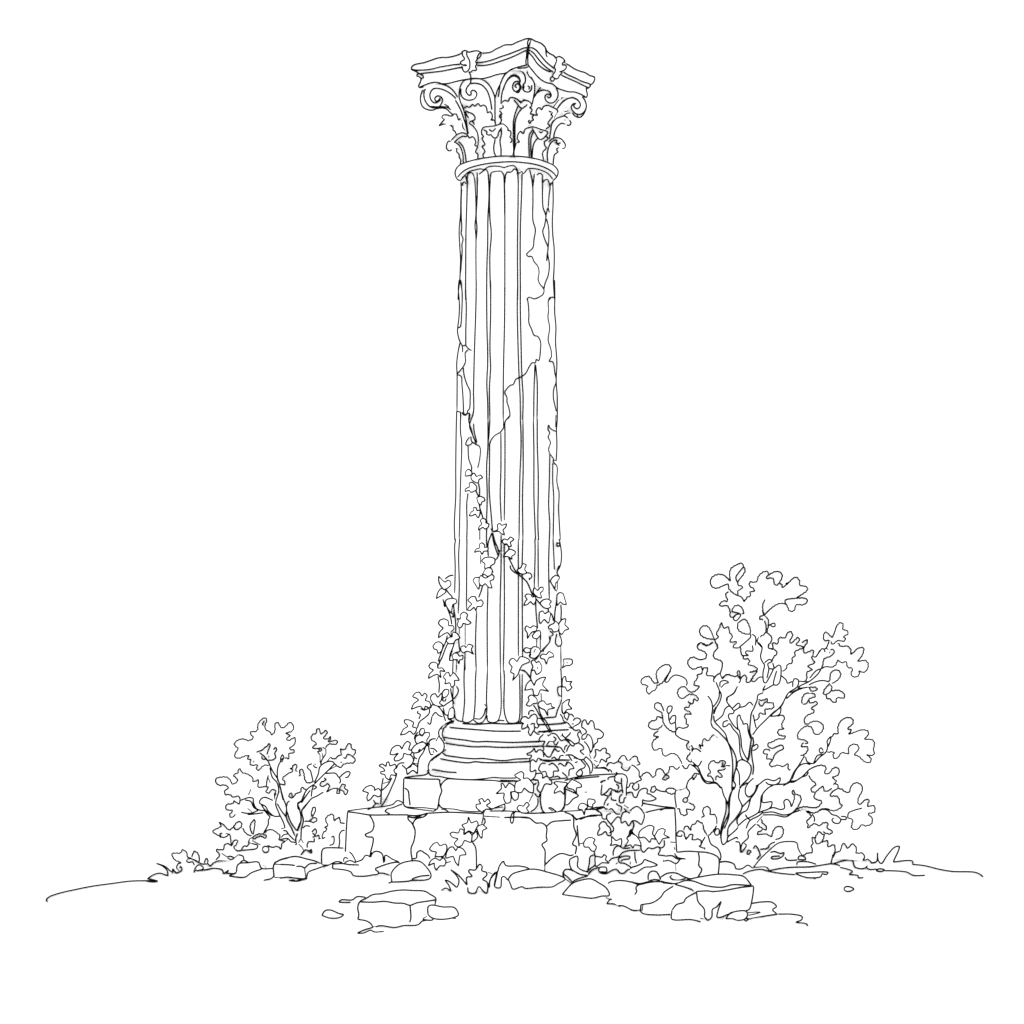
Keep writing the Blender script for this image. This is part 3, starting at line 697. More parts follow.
ivy('thick ivy trailing up the right edge of the shaft and over the column base', (.6, -.9, STEP1_Z),
 [(N5, '640,460 660,500 685,525;690,420 690,510;690,560 680,640 665,740 660,830;725,660 730,740 725,820;708,262 692,305 688,340 705,370;700,30 685,40 690,65 710,60 712,35 700,30;520,940 520,1024;605,980 610,1024'),
  (N6, '''520,170 505,230 460,280 415,330 370,400 330,420;500,240 450,300 440,330;210,510 260,530 300,580 320,610;240,510 290,560 310,590;320,520 315,600 345,665;420,750 425,830;
630,680 595,690 590,730 610,775 630,780;580,140 570,240 600,270 630,250 625,190 605,140;510,110 545,150 520,165''')],
 [(N5, '''620,420 640,385 670,365 710,380 690,420 670,450 665,490 640,460;690,560 715,540 745,550 765,610 780,660* 745,655 720,640 690,668 685,610;600,890 620,870 655,845 665,830 690,850 705,890 690,930 650,940 625,915 605,910;
705,860 740,815 775,810 770,860 805,910 770,935 735,965 710,945 705,900;360,905 375,880 410,895 440,880 475,895 470,930 440,945 415,965 385,1005 375,960 365,925;440,970 470,935 510,930 515,970 480,1010 440,1000 435,975'''),
  (N6, '''245,310 265,285 310,285 345,275 390,285 410,320 390,360 355,390 320,385 300,370 310,330 270,335;95,440 110,405 140,395 170,415 205,380 250,385 295,410 295,430 240,460 210,510 180,560 130,615* 135,575 110,530 110,485;
320,430 345,410 375,430 395,425 425,480 415,530 375,555 345,520 320,520 330,480;415,370 440,350 470,350 500,325 540,350 548,375 510,385 490,415 475,450 450,410 420,390;258,720* 275,660 315,620 340,670 370,625 420,595 465,590 455,630 450,665 495,730* 420,725 385,770 350,765 320,715;
270,870 290,820 290,790 320,770 355,790 375,810 375,850 340,865 310,880;390,870 405,840 445,830 480,860 520,855 535,880 558,900 520,915 490,930 488,975 455,930 415,900;640,490 650,440 650,405 700,400 735,405 742,440 715,465 670,475;
640,650 650,590 670,580 680,625 735,630 725,660 735,690 690,725 665,695 645,685;640,860 680,825 712,815 705,860 735,910 690,925 650,960 640,920''')],
 [(N6, '310,330 320,290 335,290;345,335 365,295;300,385 320,350;380,480 390,500;680,430 690,440')],
 [(NL, '''20,300 50,270 90,290 95,240 120,212 155,235 165,260 170,310 175,350 145,360 135,410 110,460 90,400 40,410 15,410 30,350;200,495 245,455 290,460 330,450 380,490 370,525 320,530 285,560 245,570 245,520;
370,570 390,525 440,510 490,530 490,560 450,590 470,650 430,620 390,590;70,655 130,600 150,630 190,620 235,615 240,665 225,695 190,690 155,725 110,700 105,670;240,610 320,590 360,600 320,680 290,690 255,660;320,690 360,605 410,620 440,640 420,670 390,700 340,700;
490,600 540,570 600,545 650,585 645,610 620,620 660,670 655,700 610,710 560,690 500,665 480,635;500,470 520,420 550,395 600,405 600,440 610,510 570,550 545,555 510,510;490,270 510,250 550,270 545,310 600,290 622,315 600,355 555,350 540,380 500,340;
630,400 640,330 665,305 700,355 740,315 770,390 830,415 858,455 830,490 790,500 755,570 745,520 700,460 640,500 610,520 680,435 650,400;760,640 790,600 830,625 880,595 890,640 925,690 900,710 880,740 850,715 800,720 775,690'''),
  (N7, '505,90 530,45 570,35 605,55 640,40 685,65 700,100 655,115 650,180 610,195 575,165 565,115 510,110;700,50 735,35 770,65 800,30 850,60 855,85 820,100 805,180 760,140 720,100')],
 [(P1, """180,210 180,150 210,115 250,110 295,135;50,250 120,235 175,275 230,215 300,185 340,215 355,280 345,340 360,385 385,410 360,470 320,460 290,430 300,390 270,375 210,400;50,250 20,300 15,345 75,380 45,400 40,490 90,480 155,430 155,385;155,430 190,500 170,545 215,630 270,540 290,520 300,450;
280,530 370,600 405,595;275,0 340,100 390,200 450,280 500,370 580,500 640,560;370,0 400,130 450,240 530,330 590,440 650,560;370,270 430,285 480,350;380,535 440,545 480,560 560,545 620,560;
650,580 720,590 780,650 820,710 870,730 900,700;680,645 740,700 690,760 730,820 790,745;480,600 400,680 400,740 510,745 480,800 470,860 490,900 470,940;560,605 580,630 640,580;600,740 560,800 540,845;600,740 690,755;870,580 870,620 940,690 1000,780;830,640 870,620;900,710 960,720 1010,720;540,850 830,870 870,930 920,990;960,820 920,860 920,920;690,900 650,980;700,880 780,950 820,935"""),
  (P2, """0,180 50,250 70,320 110,350 160,370 220,440 260,480 310,520 400,510 410,540;85,200 100,260 140,300;80,190 140,150 180,190 140,330;180,190 240,190 290,250;270,320 300,280 350,265 410,285 425,320 390,380 330,415 280,440;240,380 290,390;280,440 260,480;
410,540 360,600 400,700 380,770 300,800 280,840 215,810 180,750 130,700 50,620;300,800 200,720 130,690;110,680 200,590 215,555;215,810 170,860 130,960;150,820 100,860 100,920;
440,450 450,370 480,310 520,305 570,400 620,330 650,315 690,360 720,490 780,495 840,530 895,600 840,680 770,690 770,750 710,810 690,880;440,450 500,490 545,550 520,580 460,620 440,690;410,510 430,570 445,600;440,700 500,700 540,660 570,600 630,650 665,750 670,860 640,970;490,740 560,820 610,930 620,1000;390,780 460,830 490,880 480,910 415,940 500,1024;40,0 45,150 80,190"""),
  (P3, """290,60 260,110 210,150 140,180 150,205 240,215 215,270 195,310 210,340;290,60 330,150 380,100 440,105 480,160 485,250;210,340 265,300 330,350 370,270 430,290 480,320 570,340 690,320 1000,310;470,130 560,240 610,245 650,180 700,90;640,280 710,250 740,290 790,290 830,220 900,215;
210,340 210,440 215,540 260,545 320,510 310,640 280,680 240,720;320,590 430,580 465,620 460,680 540,640 580,660;530,385 470,370 420,400 400,440 380,500 430,550;590,410 660,375 740,430 780,490 790,530 690,540 680,640 600,670 560,640 520,540 440,560;590,410 580,400;
780,410 820,375 920,430 980,350;860,560 900,590 970,660;150,725 360,720 380,800 350,900 420,970 520,800 640,805 650,750 590,690;270,820 330,800;700,660 770,640 830,680"""),
  (P4, """110,215 170,200 240,205 330,260 420,300 500,285 520,240;170,200 210,270 250,330;280,280 310,260 350,290;300,350 330,360 360,330;420,300 480,370 520,420 490,470 410,500 340,570 330,590 370,630 430,625 460,580 450,530 420,505;480,300 540,370 600,470 615,600;520,230 600,300 650,360 670,470 640,580;600,190 640,280;
110,430 150,350 220,380 270,440 285,480 200,500 180,640;690,280 735,190 720,100 760,90 820,120 870,75 930,65 955,110 940,155 1000,180 1024,210 1024,250 960,280 950,350 850,290 810,380;800,400 750,450 760,470 910,460 960,490 1000,550;960,440 1000,370;700,310 770,350;690,380 730,440;830,780 880,740 940,725;500,965 560,965"""),
  (P5, """130,130 165,70 220,50 280,70 360,35 400,40 460,100 440,150 510,215 560,220 600,180 640,110 690,120 750,170 800,230 805,340 850,400 770,440 710,480;360,35 400,-30 440,-80 500,-90 580,20 640,-30 700,-80 760,-60 780,20 820,80 750,110;170,195 220,210 245,260""")])
ivy('ivy sprays spilling over the front of the upper step below the base', (.3, -1.1, STEP2_Z),
 [(N7, '380,205 490,210;440,250 480,235;455,340 495,380 518,330;490,390 490,450 460,500 415,530;440,350 400,430;0,490 20,500 70,480 150,450;150,450 150,500 120,530;20,500 130,480')],
 [(N7, '''65,345* 105,280 115,245 135,245 155,275 195,240 245,270 255,320 220,330 215,380 205,430 165,440 140,390 138,345;220,330 270,325 290,350 285,395 255,415 225,380;
255,160 280,140 320,122 345,140 345,180 385,185 415,215 440,250 440,335* 400,325 355,300* 320,330 260,320 258,260 270,225 310,200 270,175;280,500 300,465 340,470 375,435 400,460 380,495 395,535 330,540;655,235 680,225 740,230 790,240 770,290 760,350 720,325 660,340 665,310 690,270;790,265 840,205 890,225 930,250 935,275 890,290 885,345 850,310 800,285;
905,500 920,455 950,445 985,460 1000,480 980,510 965,560 940,515'''),
  (N8, '75,640 85,605 150,615 155,640 130,660 130,685 90,680')],
 [(N7, '780,300 850,330 905,365 850,400 800,455 775,460;240,530 220,560 210,630 225,650 240,620 245,550 265,520')])
ivy('dense ivy clump cascading over the right end of both steps', (1.3, -1.5, 0),
 [(N9, '''740,210 755,250 735,330;350,520 360,660 300,710 280,740;350,560 310,580 300,650 280,740;195,450 240,440;290,760 330,715 400,690;480,750 540,715 580,710 620,750 660,745 690,715 730,710;730,690 660,650 610,640 600,600 660,575 715,580 710,600 650,610 620,630;500,630 530,600 600,580 640,540 700,520 820,515;545,570 545,530 570,480 600,470 650,495 720,490;570,660 590,640;720,630 720,660;765,530 770,600 785,650'''),
  (N10, '110,470 115,510 140,535 190,490 230,500 290,480 310,510 290,560 360,575 340,635;350,410 350,470 320,490 290,480;410,430 470,435;450,480 460,510')],
 [(N9, '''530,375 520,440 515,465 570,460 620,470 630,430 625,395 575,412;740,330 720,310 720,350 685,390 690,420 660,480* 720,470 745,490 770,470 830,470* 815,420 780,370;810,370 815,330 850,295 920,262 960,280 960,340 980,400 945,405 920,432 880,405 850,385 820,385;
245,440 270,400 310,385 355,405 350,440 370,480 350,525 320,515 290,490 250,480;365,580 430,580 450,560 475,580 470,610 500,645 430,650 370,680;395,720 410,690 470,690 480,720 470,750 420,745'''),
  (N10, '265,350 290,310 330,295 360,310 355,350 405,385* 340,405 300,450 275,410 255,370')],
 [],
 [(N8, '''280,270 295,235 350,240 400,215 440,280 420,290;400,210 430,175 465,185 500,215 535,185 570,165 595,195 615,235 580,265 535,265 490,315 455,310 425,270 430,245;215,450 265,415 295,410 290,385 340,370 365,400 380,430 390,500 360,520 320,495 280,540 220,570 235,465;
325,580 330,520 370,520 400,545 430,520 440,560 410,600 380,630 345,610;440,630 480,545 540,540 560,590 600,530 640,495 690,500 690,545 755,590* 700,625 640,615 635,690 600,690 520,720 460,670;430,840 420,790 440,750 490,735 515,750 570,685 615,695 650,745 660,800 640,865 590,835 540,820 535,850 500,878 465,840;
190,960 195,900 185,870 230,838 275,860 300,890 320,930 300,975 265,935 220,965;265,660 300,590 330,600 380,640 390,690 370,730 330,710 280,705 260,690;540,480 560,450 600,440 600,490 565,515 540,490''')],
 [(P5, """320,245 370,280 460,285 530,320 560,400 550,500 540,580 540,740;440,360 440,470 450,560 470,680;0,470 40,435 120,415;160,410 175,360 310,325 360,280;310,340 300,420 380,470 430,480;330,490 380,540 370,600;40,500 30,720 130,660 210,580 260,610 310,620 370,660 430,620 460,610;50,700 180,735 230,640;180,740 110,840 80,930;230,760 240,810 340,830;460,700 410,740 400,860 430,880 480,860 500,780 540,770;
540,580 600,540 620,480 700,480 660,550 720,620 790,580 790,480;550,680 600,660 660,665 690,750 740,770 800,640 860,590 940,580 980,620 960,680 1024,700 1080,740 1150,790 1080,830 950,840 870,810;870,810 870,920 850,950"""),
  (P6, """250,320 270,280 280,270;190,350 220,390 260,385;290,400 340,380 390,440 440,490 520,490;440,270 460,310 540,340 530,440;600,310 690,370;600,380 650,440 720,480;30,420 130,480 150,580 180,595 235,590;0,410 100,350 180,340;330,480 250,510 240,590 330,710 380,780 370,840 290,880;330,700 470,550 520,580;
75,760 100,690 170,645 220,670 260,740 300,760 325,930 260,930 215,850 150,900 60,925 60,860 100,785 75,760;650,440 580,460 540,540 530,610 545,680 620,640 690,735 770,630 850,640 950,705 990,620 1010,560 1010,490;720,415 850,335 930,380 1010,490;770,640 800,720 760,850 890,990;750,800 710,850 700,910 650,980;470,0 450,40 400,20;340,0 330,130""")])
ivy('small ivy sprig hanging down the front of the lower step', (-.4, -1.6, 0),
 [(N11, '750,0 750,70 735,140;760,80 770,120 755,150;640,330 670,380 680,480 680,600;250,480 300,465 330,490;360,545 420,525')],
 [(N11, '''640,255 680,220 690,280 640,325 625,290;535,155 580,120 600,75 630,125 680,115 695,150 675,190 650,235 600,225 555,245 545,200;410,245* 440,228 490,225 515,195 550,210 560,245 600,225 630,260 620,330 570,320 530,360 490,375 455,340 485,300 440,280;
680,180 740,150 790,188* 745,210 735,290 715,270 695,220;203,400 245,345 280,335 310,360 360,350 375,375 370,420 340,470 260,470 265,440 225,420;370,490 380,430 410,385 440,380 470,410 490,385 540,400 570,455 525,470 495,570* 465,530 435,480;
190,570* 215,520 260,495 310,510 340,490 365,530 350,570 310,580 270,610 250,580 240,545'''), ((330, 700, 5.12), '750,550 750,535 768,530 762,512 780,506 792,518 808,508 820,525 805,540 828,560 800,565 785,575 765,565')])
# ================================================================ BUSHES
B1,B2,B3,B4,B5,B6,B7,B8,B9 = (630,640),(690,550),(720,610),(790,610),(630,720),(700,690),(790,700),(700,770),(790,770)
def cl(p, d, items, extra=None, t=.14):
    """clump from strokes of several tiles: items = [(tile, strokes), ...] in walking order"""
    allp = []; st = []
    for tl, txt in items:
        T(*tl)
        for q in txt.replace('\n', ' ').split(';'):
            if q.strip():
                a, b = parse(q); pts = smooth(a, b); st.append(pts); allp += pts
    cx = sum(a[0] for a in allp)/len(allp); cy = sum(a[1] for a in allp)/len(allp)
    h = tilt(d, cx, cy, random.uniform(-.2, .2), random.uniform(-.2, .1))
    p.slab(allp, h, t, .8, back=.03)
    for pts in st: p.ink(wobble(pts), h)
    for tl, txt in (extra or []):
        T(*tl); p.S(txt, h)

bush = thing('leafy_bush', 'large spreading bush with twisting bare stems standing right of the plinth', 'bush', world(738, 845, 14.3))
DB = 14.3
tr = Part('trunk', bush); tr.f = plane(DB - .25)
# solid wood behind the ink
T(*B6)
tr.fill('''110,330 130,180 145,200 150,320 275,500 340,620 370,790 345,1024 335,1124 300,1250 250,1380 290,1490 250,1530 210,1470 265,1200 325,1000 335,800 275,520 130,380;
510,430 525,240 590,90 600,100 540,250 545,460 550,540 535,700 550,800 540,870 470,960 430,1120 430,1180 290,1380 285,1460 350,1400 460,1310 600,1220 640,1030 690,970 850,975 930,940 1010,770 1024,735 980,810 930,900 780,965 660,990 600,1180 480,1280 390,1330 520,1090 600,930 560,930 490,1060 450,1100 400,1060 430,970 520,840 520,780 500,700''', None, .09, .015, .9)
T(*B1)
tr.S('''880,430 915,515 935,560 920,630 880,700 860,760;915,515 910,590 880,650 845,690;795,570 830,620 845,690 835,780 828,842''')
T(*B6)
tr.S('''110,330 130,380 180,420 230,470 275,520 310,600 330,700 335,800 330,900 325,1024;140,260 150,320 200,380 260,450 290,540 340,620 370,700 370,790 350,870 345,930 365,970 345,1024;
140,248 148,210 163,170;160,320 230,260 260,190 300,165 345,210;370,0 340,40 275,80 275,120 330,190;
335,185 395,135 410,150 400,180 350,215 340,240 300,245 290,270 310,310 350,370 395,410;400,180 460,165 510,125 545,160;235,380 240,330 290,310;235,380 270,370 300,345 340,400 390,460 405,560 410,640 430,700 480,735;
390,410 380,330 385,270 405,255 420,300 440,330 440,350 480,345 495,430 520,500;400,400 420,500 430,600 470,690 485,710 510,600 525,500 525,470;
590,90 555,180 525,240 515,330 510,430 525,480;540,460 590,390 680,300 750,230 830,170 870,90 890,60;540,480 550,540 530,600 535,700 550,800 540,870;545,250 560,330 575,390;720,265 800,195 840,150;720,270 790,262 820,240 830,180;
545,580 580,555 595,580 570,610 540,620;380,790 385,740 420,715 480,735 520,780 520,840 490,910 430,970 410,1010;370,790 400,860 405,980;510,600 500,700 480,740''')
T(*B8)
tr.S('''265,300 265,420 220,580 210,680;220,170 240,250 290,360 295,440 240,570 215,690 235,765 275,730 285,690 350,630 390,590;325,215 300,280 290,360;345,170 310,270 300,380 295,480 250,600;
550,80 490,140 465,190 470,250 500,275 550,240 590,150;405,190 395,280 430,380 370,490 290,590 285,690;430,380 520,290 570,220 600,150;520,290 480,410 430,440 380,510 385,560;385,575 460,510 480,500;
400,180 430,160 490,130;570,165 600,150 680,95 760,110 820,80 815,120 770,150 700,145 670,120;385,575 390,590;480,500 560,460 600,430 620,370 630,270 690,190 760,150;640,250 640,330 690,330 735,325 730,370 700,400 640,420 600,440;
770,150 880,140 921,113;850,165 921,128;700,400 750,385 830,405 865,390 860,320 890,300 920,325 935,375 941,370;640,440 740,430 860,460 940,440 1000,380;640,460 760,460 880,480 950,440 1024,412;
470,600 510,520 600,470 650,430;465,455 485,490 510,510;580,540 640,470;570,550 490,640 495,690 430,760 420,840 460,800 475,770 450,750;275,740 330,710 380,690 385,710;360,735 400,740 415,830;220,690 200,690''')
T(*B3)
tr.S('''440,0 440,30 460,60;460,50 510,0;390,330 430,380 415,480 440,540 455,560 440,650 450,740 470,750;455,540 510,505 530,530 490,550 500,600 480,700;540,540 550,600 500,600;550,600 500,700 470,750;555,600 600,565 620,575 610,740 580,770 550,760 580,620;
465,770 440,820 560,760;440,850 390,870 380,920;440,850 440,820;625,670 680,720 690,750 740,735 745,790;750,735 760,705 800,715 795,780 700,850 660,920;680,910 760,840 850,800 900,790;660,920 600,1020''')
T(*B4)
tr.S('''320,600 290,650 200,730 100,780 80,810;320,600 270,620 200,700;190,770 250,740 330,722 400,735;80,810 0,850;90,800 190,790;140,735 200,730''')
T(*B7)
tr.S('''150,570 90,670 40,740 0,830;160,580 175,630 240,650 300,590 370,530 385,460 380,420 420,375 410,430 390,480;240,650 280,570 340,555;340,520 320,490 300,505 310,540 350,530;20,810 60,720 110,665 170,650 210,665;0,830 60,825 130,780 200,710 260,680;0,845 40,840 110,795 170,770 190,735''')
T(*B9)
tr.S('''300,405 380,410 430,455 480,470 520,510 500,545 450,540 430,510 450,490;520,475 570,480 575,505 520,505;590,490 600,440 650,415 740,390''')
T(*B5)
tr.S('''465,150 520,190 610,220;640,430 700,490 730,560 770,620 830,635 880,640 930,690;610,450 660,480 710,540 750,620 790,650 880,650 930,700;640,460 700,470 735,415''')
tr.join(6, .35)
tr.done()
cr = Part('crown', bush)
cl(cr, DB-.1, [(B1, '270,470 330,440 370,380 415,310 415,270 380,250 330,265 275,320 270,380 290,435* 250,440 225,410 200,375 160,375 115,410 120,450 180,470 165,510 195,555 220,530 265,505 275,470')],
   [(B1, '415,310 385,370 360,430 385,430 420,385 460,360 520,370 570,400 585,440 575,470')])
cl(cr, DB+.05, [(B1, '925,345 945,270 940,220 860,180 860,130 900,75 870,10;870,0 840,30 780,58 720,28 688,60 700,95 740,110 780,140 775,185 710,200 650,175 610,190 590,230 610,275 650,300 690,285 730,275 740,310;740,315 760,285 795,290 785,360 850,370 870,400')],
   [(B1, '870,430 855,420 865,385 915,345 945,400;945,400 980,360 1024,350;920,480 925,430 970,415 1010,435 970,450 930,490')])
cl(cr, DB+.15, [(B1, '740,310 735,345 690,355 690,390 660,430 655,460 710,475 655,530 605,525 560,478 510,490 485,540 510,590 545,598 600,560 660,560 700,600 690,625 655,600;655,600 640,655 590,630;620,640 600,690 560,690 560,710 620,740 625,760 570,760 560,790 580,820 575,850 600,880 545,905 500,895 470,925')])
cl(cr, DB-.15, [(B1, '465,940 430,935 380,900 340,840 335,790 320,740 280,720 250,690 265,645 310,650 350,730'), (B1, '270,820 210,835 188,880 220,910 290,910 335,870'), (B5, '290,110 245,145 245,165 290,170 240,210 225,260 250,310 320,290 335,350 360,370 430,342 480,360 515,410 535,450')],
   [(B1, '465,840 470,930 465,970;395,760 378,720 395,680 430,680 425,720 395,760;395,760 400,820 420,860 460,840;410,820 430,780 465,775 465,840;270,820 280,785 330,800')])
cl(cr, DB+.1, [(B5, '610,225 585,240 580,280 615,310 645,290 625,260 605,280;640,300 680,295 730,330;730,300 710,250 745,270 740,230 760,190 800,215 840,160 870,150 900,180 925,170 925,130;650,300 600,360 580,390 600,420 630,430 630,400')])
cl(cr, DB-.1, [(B5, '860,630 830,580 790,570 825,530 805,500 810,450 850,415 895,440 935,415 980,430 960,470 930,480;980,490 960,510 900,520 945,570 935,590 885,575 880,620')], [(B5, '985,465 1024,470 1040,475;950,430 950,480 985,470')])
cl(cr, DB-.2, [(B2, '415,320 380,285 340,255 280,250 225,280 208,330 230,380 280,390 340,365 390,350 400,400 490,465 490,420 530,395 540,375 490,355 500,310 540,260 565,210 550,170 530,135 480,150 420,190 405,240 415,320')],
   [(B2, '550,170 500,230 470,280 485,325 500,310')])
cl(cr, DB+.1, [(B2, '490,465 530,485 555,525 590,480 620,470 615,430 660,420 650,395 610,370 615,325 650,330 685,320 700,270 750,225 795,220 805,250;805,250 780,290 850,290 865,350 890,360 930,310 945,260 920,225 870,222 805,255;910,340 940,350 945,385 980,360 1000,345 1024,320'), ((630,550,3.938), '612,132 625,128 640,113 655,107 668,122 668,138 680,141 697,146 699,157 680,173 653,190'),
   ((630,550,3.938), '653,190 685,189 698,196 696,207 680,216 658,215 652,220 648,236 638,242 626,238 620,222 611,210 612,197 625,193 653,190')])
cl(cr, DB-.05, [(B2, '410,420 365,450 385,525 345,520 300,560 320,575 380,570 410,630 410,680 440,690 480,660;530,650 550,650 530,590 490,565 450,580 425,630')], [(B2, '425,630 470,640 510,650;440,690 480,660 520,660 500,700 470,725 445,710 450,690')])
cl(cr, DB-.18, [(B2, '490,745 560,708 600,760 620,840 610,860 540,850 490,810 490,745')], [(B2, '620,860 620,890 560,950 500,1000;635,860 670,890 670,980')])
cl(cr, DB+.02, [(B2, '240,915 170,905 110,870 98,820 130,780 180,780 220,840 250,920 285,1000;235,940 180,975 110,950 70,990')])
cl(cr, DB+.12, [(B2, '250,920 290,890 270,860 300,800 320,745 350,800 390,785 410,850 435,880 410,940 480,940 440,990 460,1002 500,1000'), (B3, '210,380 220,450 240,480 240,500 290,500 305,530 285,555 350,575 385,610 300,640')],
   [(B3, '330,360 335,420 270,420 260,440 290,465 220,465')])
cl(cr, DB+.06, [(B2, '770,505 745,560 750,640 765,660;765,660 840,590 910,550 990,550')], None, .03)
cl(cr, DB-.12, [(B2, '765,665 720,680 710,705 750,715 775,760 770,850 700,900 690,940 740,1000;1005,1005'.replace(';1005,1005', '')), (B3, '500,390 495,370 530,310 525,270 485,230 495,170 495,100 460,60')],
   [(B2, '800,780 840,755 865,750 870,780 840,785 825,765;805,960 805,1005 860,1010')])
cl(cr, DB+.2, [(B3, '500,390 545,400 540,370 535,345 545,335 590,345 600,290 620,280 665,285 690,235 725,220 745,260 715,320 725,340 800,280 815,310 780,355 840,370 860,385;860,385 800,410 765,430 770,470 740,490 740,540 690,560 680,600 640,630;530,530 550,480 585,440 555,400')])
cl(cr, DB+.25, [(B3, '835,335 890,305 895,330 860,385 865,440 910,425 955,410 955,460;955,460 940,490 970,540 900,575 945,610 890,640 890,700 870,730 810,730')], [(B3, '955,480 980,480 1024,410')])
cl(cr, DB+.1, [(B3, '20,700 70,660 150,680 180,670 175,630 200,625 210,700 245,665 270,680 270,740 300,740 350,665;300,640 380,625 320,720 350,735 400,690 440,685')], [(B3, '180,670 210,720 190,750;180,780 140,850 75,900 75,930')])
cl(cr, DB-.1, [(B4, '410,310 350,310 345,250 365,225 395,245 430,278 455,230 480,160 520,128 545,150 540,195 590,215 590,250 550,270 570,300 550,320 490,312 435,352 420,320')], [(B4, '400,320 370,390 350,400;360,435 350,405 330,395 300,430 265,480')])
cl(cr, DB+.05, [(B4, '490,330 520,370 590,370 625,410 620,450 650,435 690,395 750,385 755,420 730,480 695,525 770,515 800,550 790,610 750,640 710,625 710,660 680,685 640,680 625,650 640,600 590,585 575,530 530,540 490,515 470,560 430,585 370,580 320,600;320,600 335,560 350,500 420,470 455,425 440,405 410,405')], [(B4, '360,390 395,405;410,425 400,445')])
cl(cr, DB-.15, [(B4, '400,735 410,700 415,650 450,618 500,620 520,660 495,710 430,755;410,750 350,820 345,865 400,850 430,800 415,760')])
cl(cr, DB-.1, [(B4, '420,830 500,822 555,860 555,900 480,900 470,945 435,940 410,910 375,905 375,870')])
cl(cr, DB-.2, [(B4, '190,790 270,795 280,815 220,830 195,795')])
cl(cr, DB-.05, [(B4, '120,960 125,900 160,855 250,860 260,885 200,910 165,960 130,965')])
cl(cr, DB+.1, [(B7, '190,0 210,30 270,15 280,40 220,85 250,110 240,130 180,155 150,190 150,230 170,248 230,220 290,220 340,260 335,310 290,352 250,345 220,280 170,268 120,295 80,350 85,395 150,410 185,440 150,450;140,435 115,475 180,480 180,520 145,560 105,570'),
   (B6, '965,810 905,815 900,755 850,785 800,770 730,785 710,760 740,715 680,700 690,660 650,650 655,615 690,605 720,625;740,600 700,580 695,550 740,530 800,500 860,500 875,475 820,465 795,440 810,405 860,400 840,380 840,340 865,290 850,260 790,266')],
   [(B6, '740,600 840,565 855,600 800,630 760,670 750,710')])
cl(cr, DB+.0, [(B7, '430,380 450,345 490,345 490,280 520,215 590,178 640,195 645,240 590,295 630,305 605,348 660,330 740,305 800,320 800,360 765,400 840,405 865,440 855,510 865,550 830,570 790,560 830,600 820,638 770,635 700,575 660,560 705,500 690,460 640,455 600,490 600,550 530,540 490,590 455,600 440,570 450,535 380,535')])
cl(cr, DB-.1, [(B7, '200,710 260,680 330,668 370,690 355,750 400,750 440,700 480,690 505,720 490,770 435,795 475,830 440,870;430,900 390,930 350,930 340,885 260,945;260,945 225,940 215,910 265,860 220,820 190,770')], [(B7, '450,855 490,870 490,910')])
cl(cr, DB-.02, [(B9, '490,190 440,220 412,265 480,268 505,300 510,340 535,365 500,400 440,418 380,395;380,395 330,400 280,430 230,440 160,410 100,415 40,430;60,410 90,390 150,375 230,385 290,375 325,320 280,305 245,280 260,230')])
cl(cr, DB-.12, [(B9, '490,190 530,195 560,220 605,228 620,180 650,140 690,130 735,160 740,210 700,290 700,345 720,350 770,305 810,305 795,370 860,365 865,430 800,450 840,490 835,550 770,572 735,560 700,600 660,610 630,590 640,510 590,490')])
cl(cr, DB-.2, [(B9, '160,420 210,455 215,480 170,525 185,560 180,595 250,550 300,575;300,575 345,540 390,545 380,590 435,630 415,655 360,645 335,630')], [(B9, '225,450 250,490 250,530')])
cl(cr, DB-.15, [(B9, '80,380 115,300 100,260 55,245 35,205 20,230 45,270 20,370')], None, .05)
cl(cr, DB-.1, [(B6, '600,100 640,105 690,90 690,125 750,135 750,185 700,195 665,200 670,250 630,240 610,235 600,290 555,315')], [(B6, '600,110 610,150 635,165 665,125 690,125')])
cl(cr, DB-.2, [(B8, '630,500 640,540 680,580 675,615 640,600 580,555'), ], None, .05)
cl(cr, DB-.1, [(B8, '640,615 590,640 590,660 680,655 730,680 750,620 790,580 840,585 855,630 830,690 770,715;770,735 720,760 690,800 615,810')], None, .1)
cl(cr, DB-.16, [(B8, '545,800 570,775 600,820 615,870 580,910;480,850 495,820 520,830 500,860 480,850')], None, .04)
cr.done()

# hedge plants between the step and the bush
sp = thing('leafy_shrub', 'low scalloped shrub growing behind the right end of the lower step', 'shrub', world(672, 858, 13.3))
st = Part('stem', sp); st.f = plane(13.28)
T(*B5); st.S('640,585 600,620 580,690 610,740 600,780 580,800;470,715 460,770 475,900')
st.join(6, .35)
st.done()
fo = Part('foliage', sp)
cl(fo, 13.35, [(N8, '620,380 650,345 690,330 725,355 740,380 770,365 780,310 820,292 855,320 870,350 915,375 870,410 845,400 860,375 910,320 920,275 950,270 990,300 1024,270'), (B5, '530,460 575,500 610,450;710,560 670,545 640,580 650,610 685,560;580,690 520,712 470,715;470,715 440,700 380,705 370,730 430,760 465,740;370,735 320,730 270,710')], None, .3)
cl(fo, 13.25, [(N8, '720,530 735,485 760,472 780,500 755,535 720,530')], None, .04)
cl(fo, 13.22, [(B5, '560,795 540,820 560,845 590,830 585,800 560,795;600,845 660,880 650,920 580,915 585,965 550,978 515,955 505,910 480,910')], None, .1)
fo.done()
sp = thing('leafy_shrub', 'small leafy shrub growing behind the square block right of the plinth', 'shrub', world(700, 856, 13.3))
st = Part('stem', sp); st.f = plane(12.75)
T(*N10); st.S('800,370 830,450 900,500 930,570 925,620;770,375 740,430 720,470')
st.join(6, .35)
st.done()
fo = Part('foliage', sp)
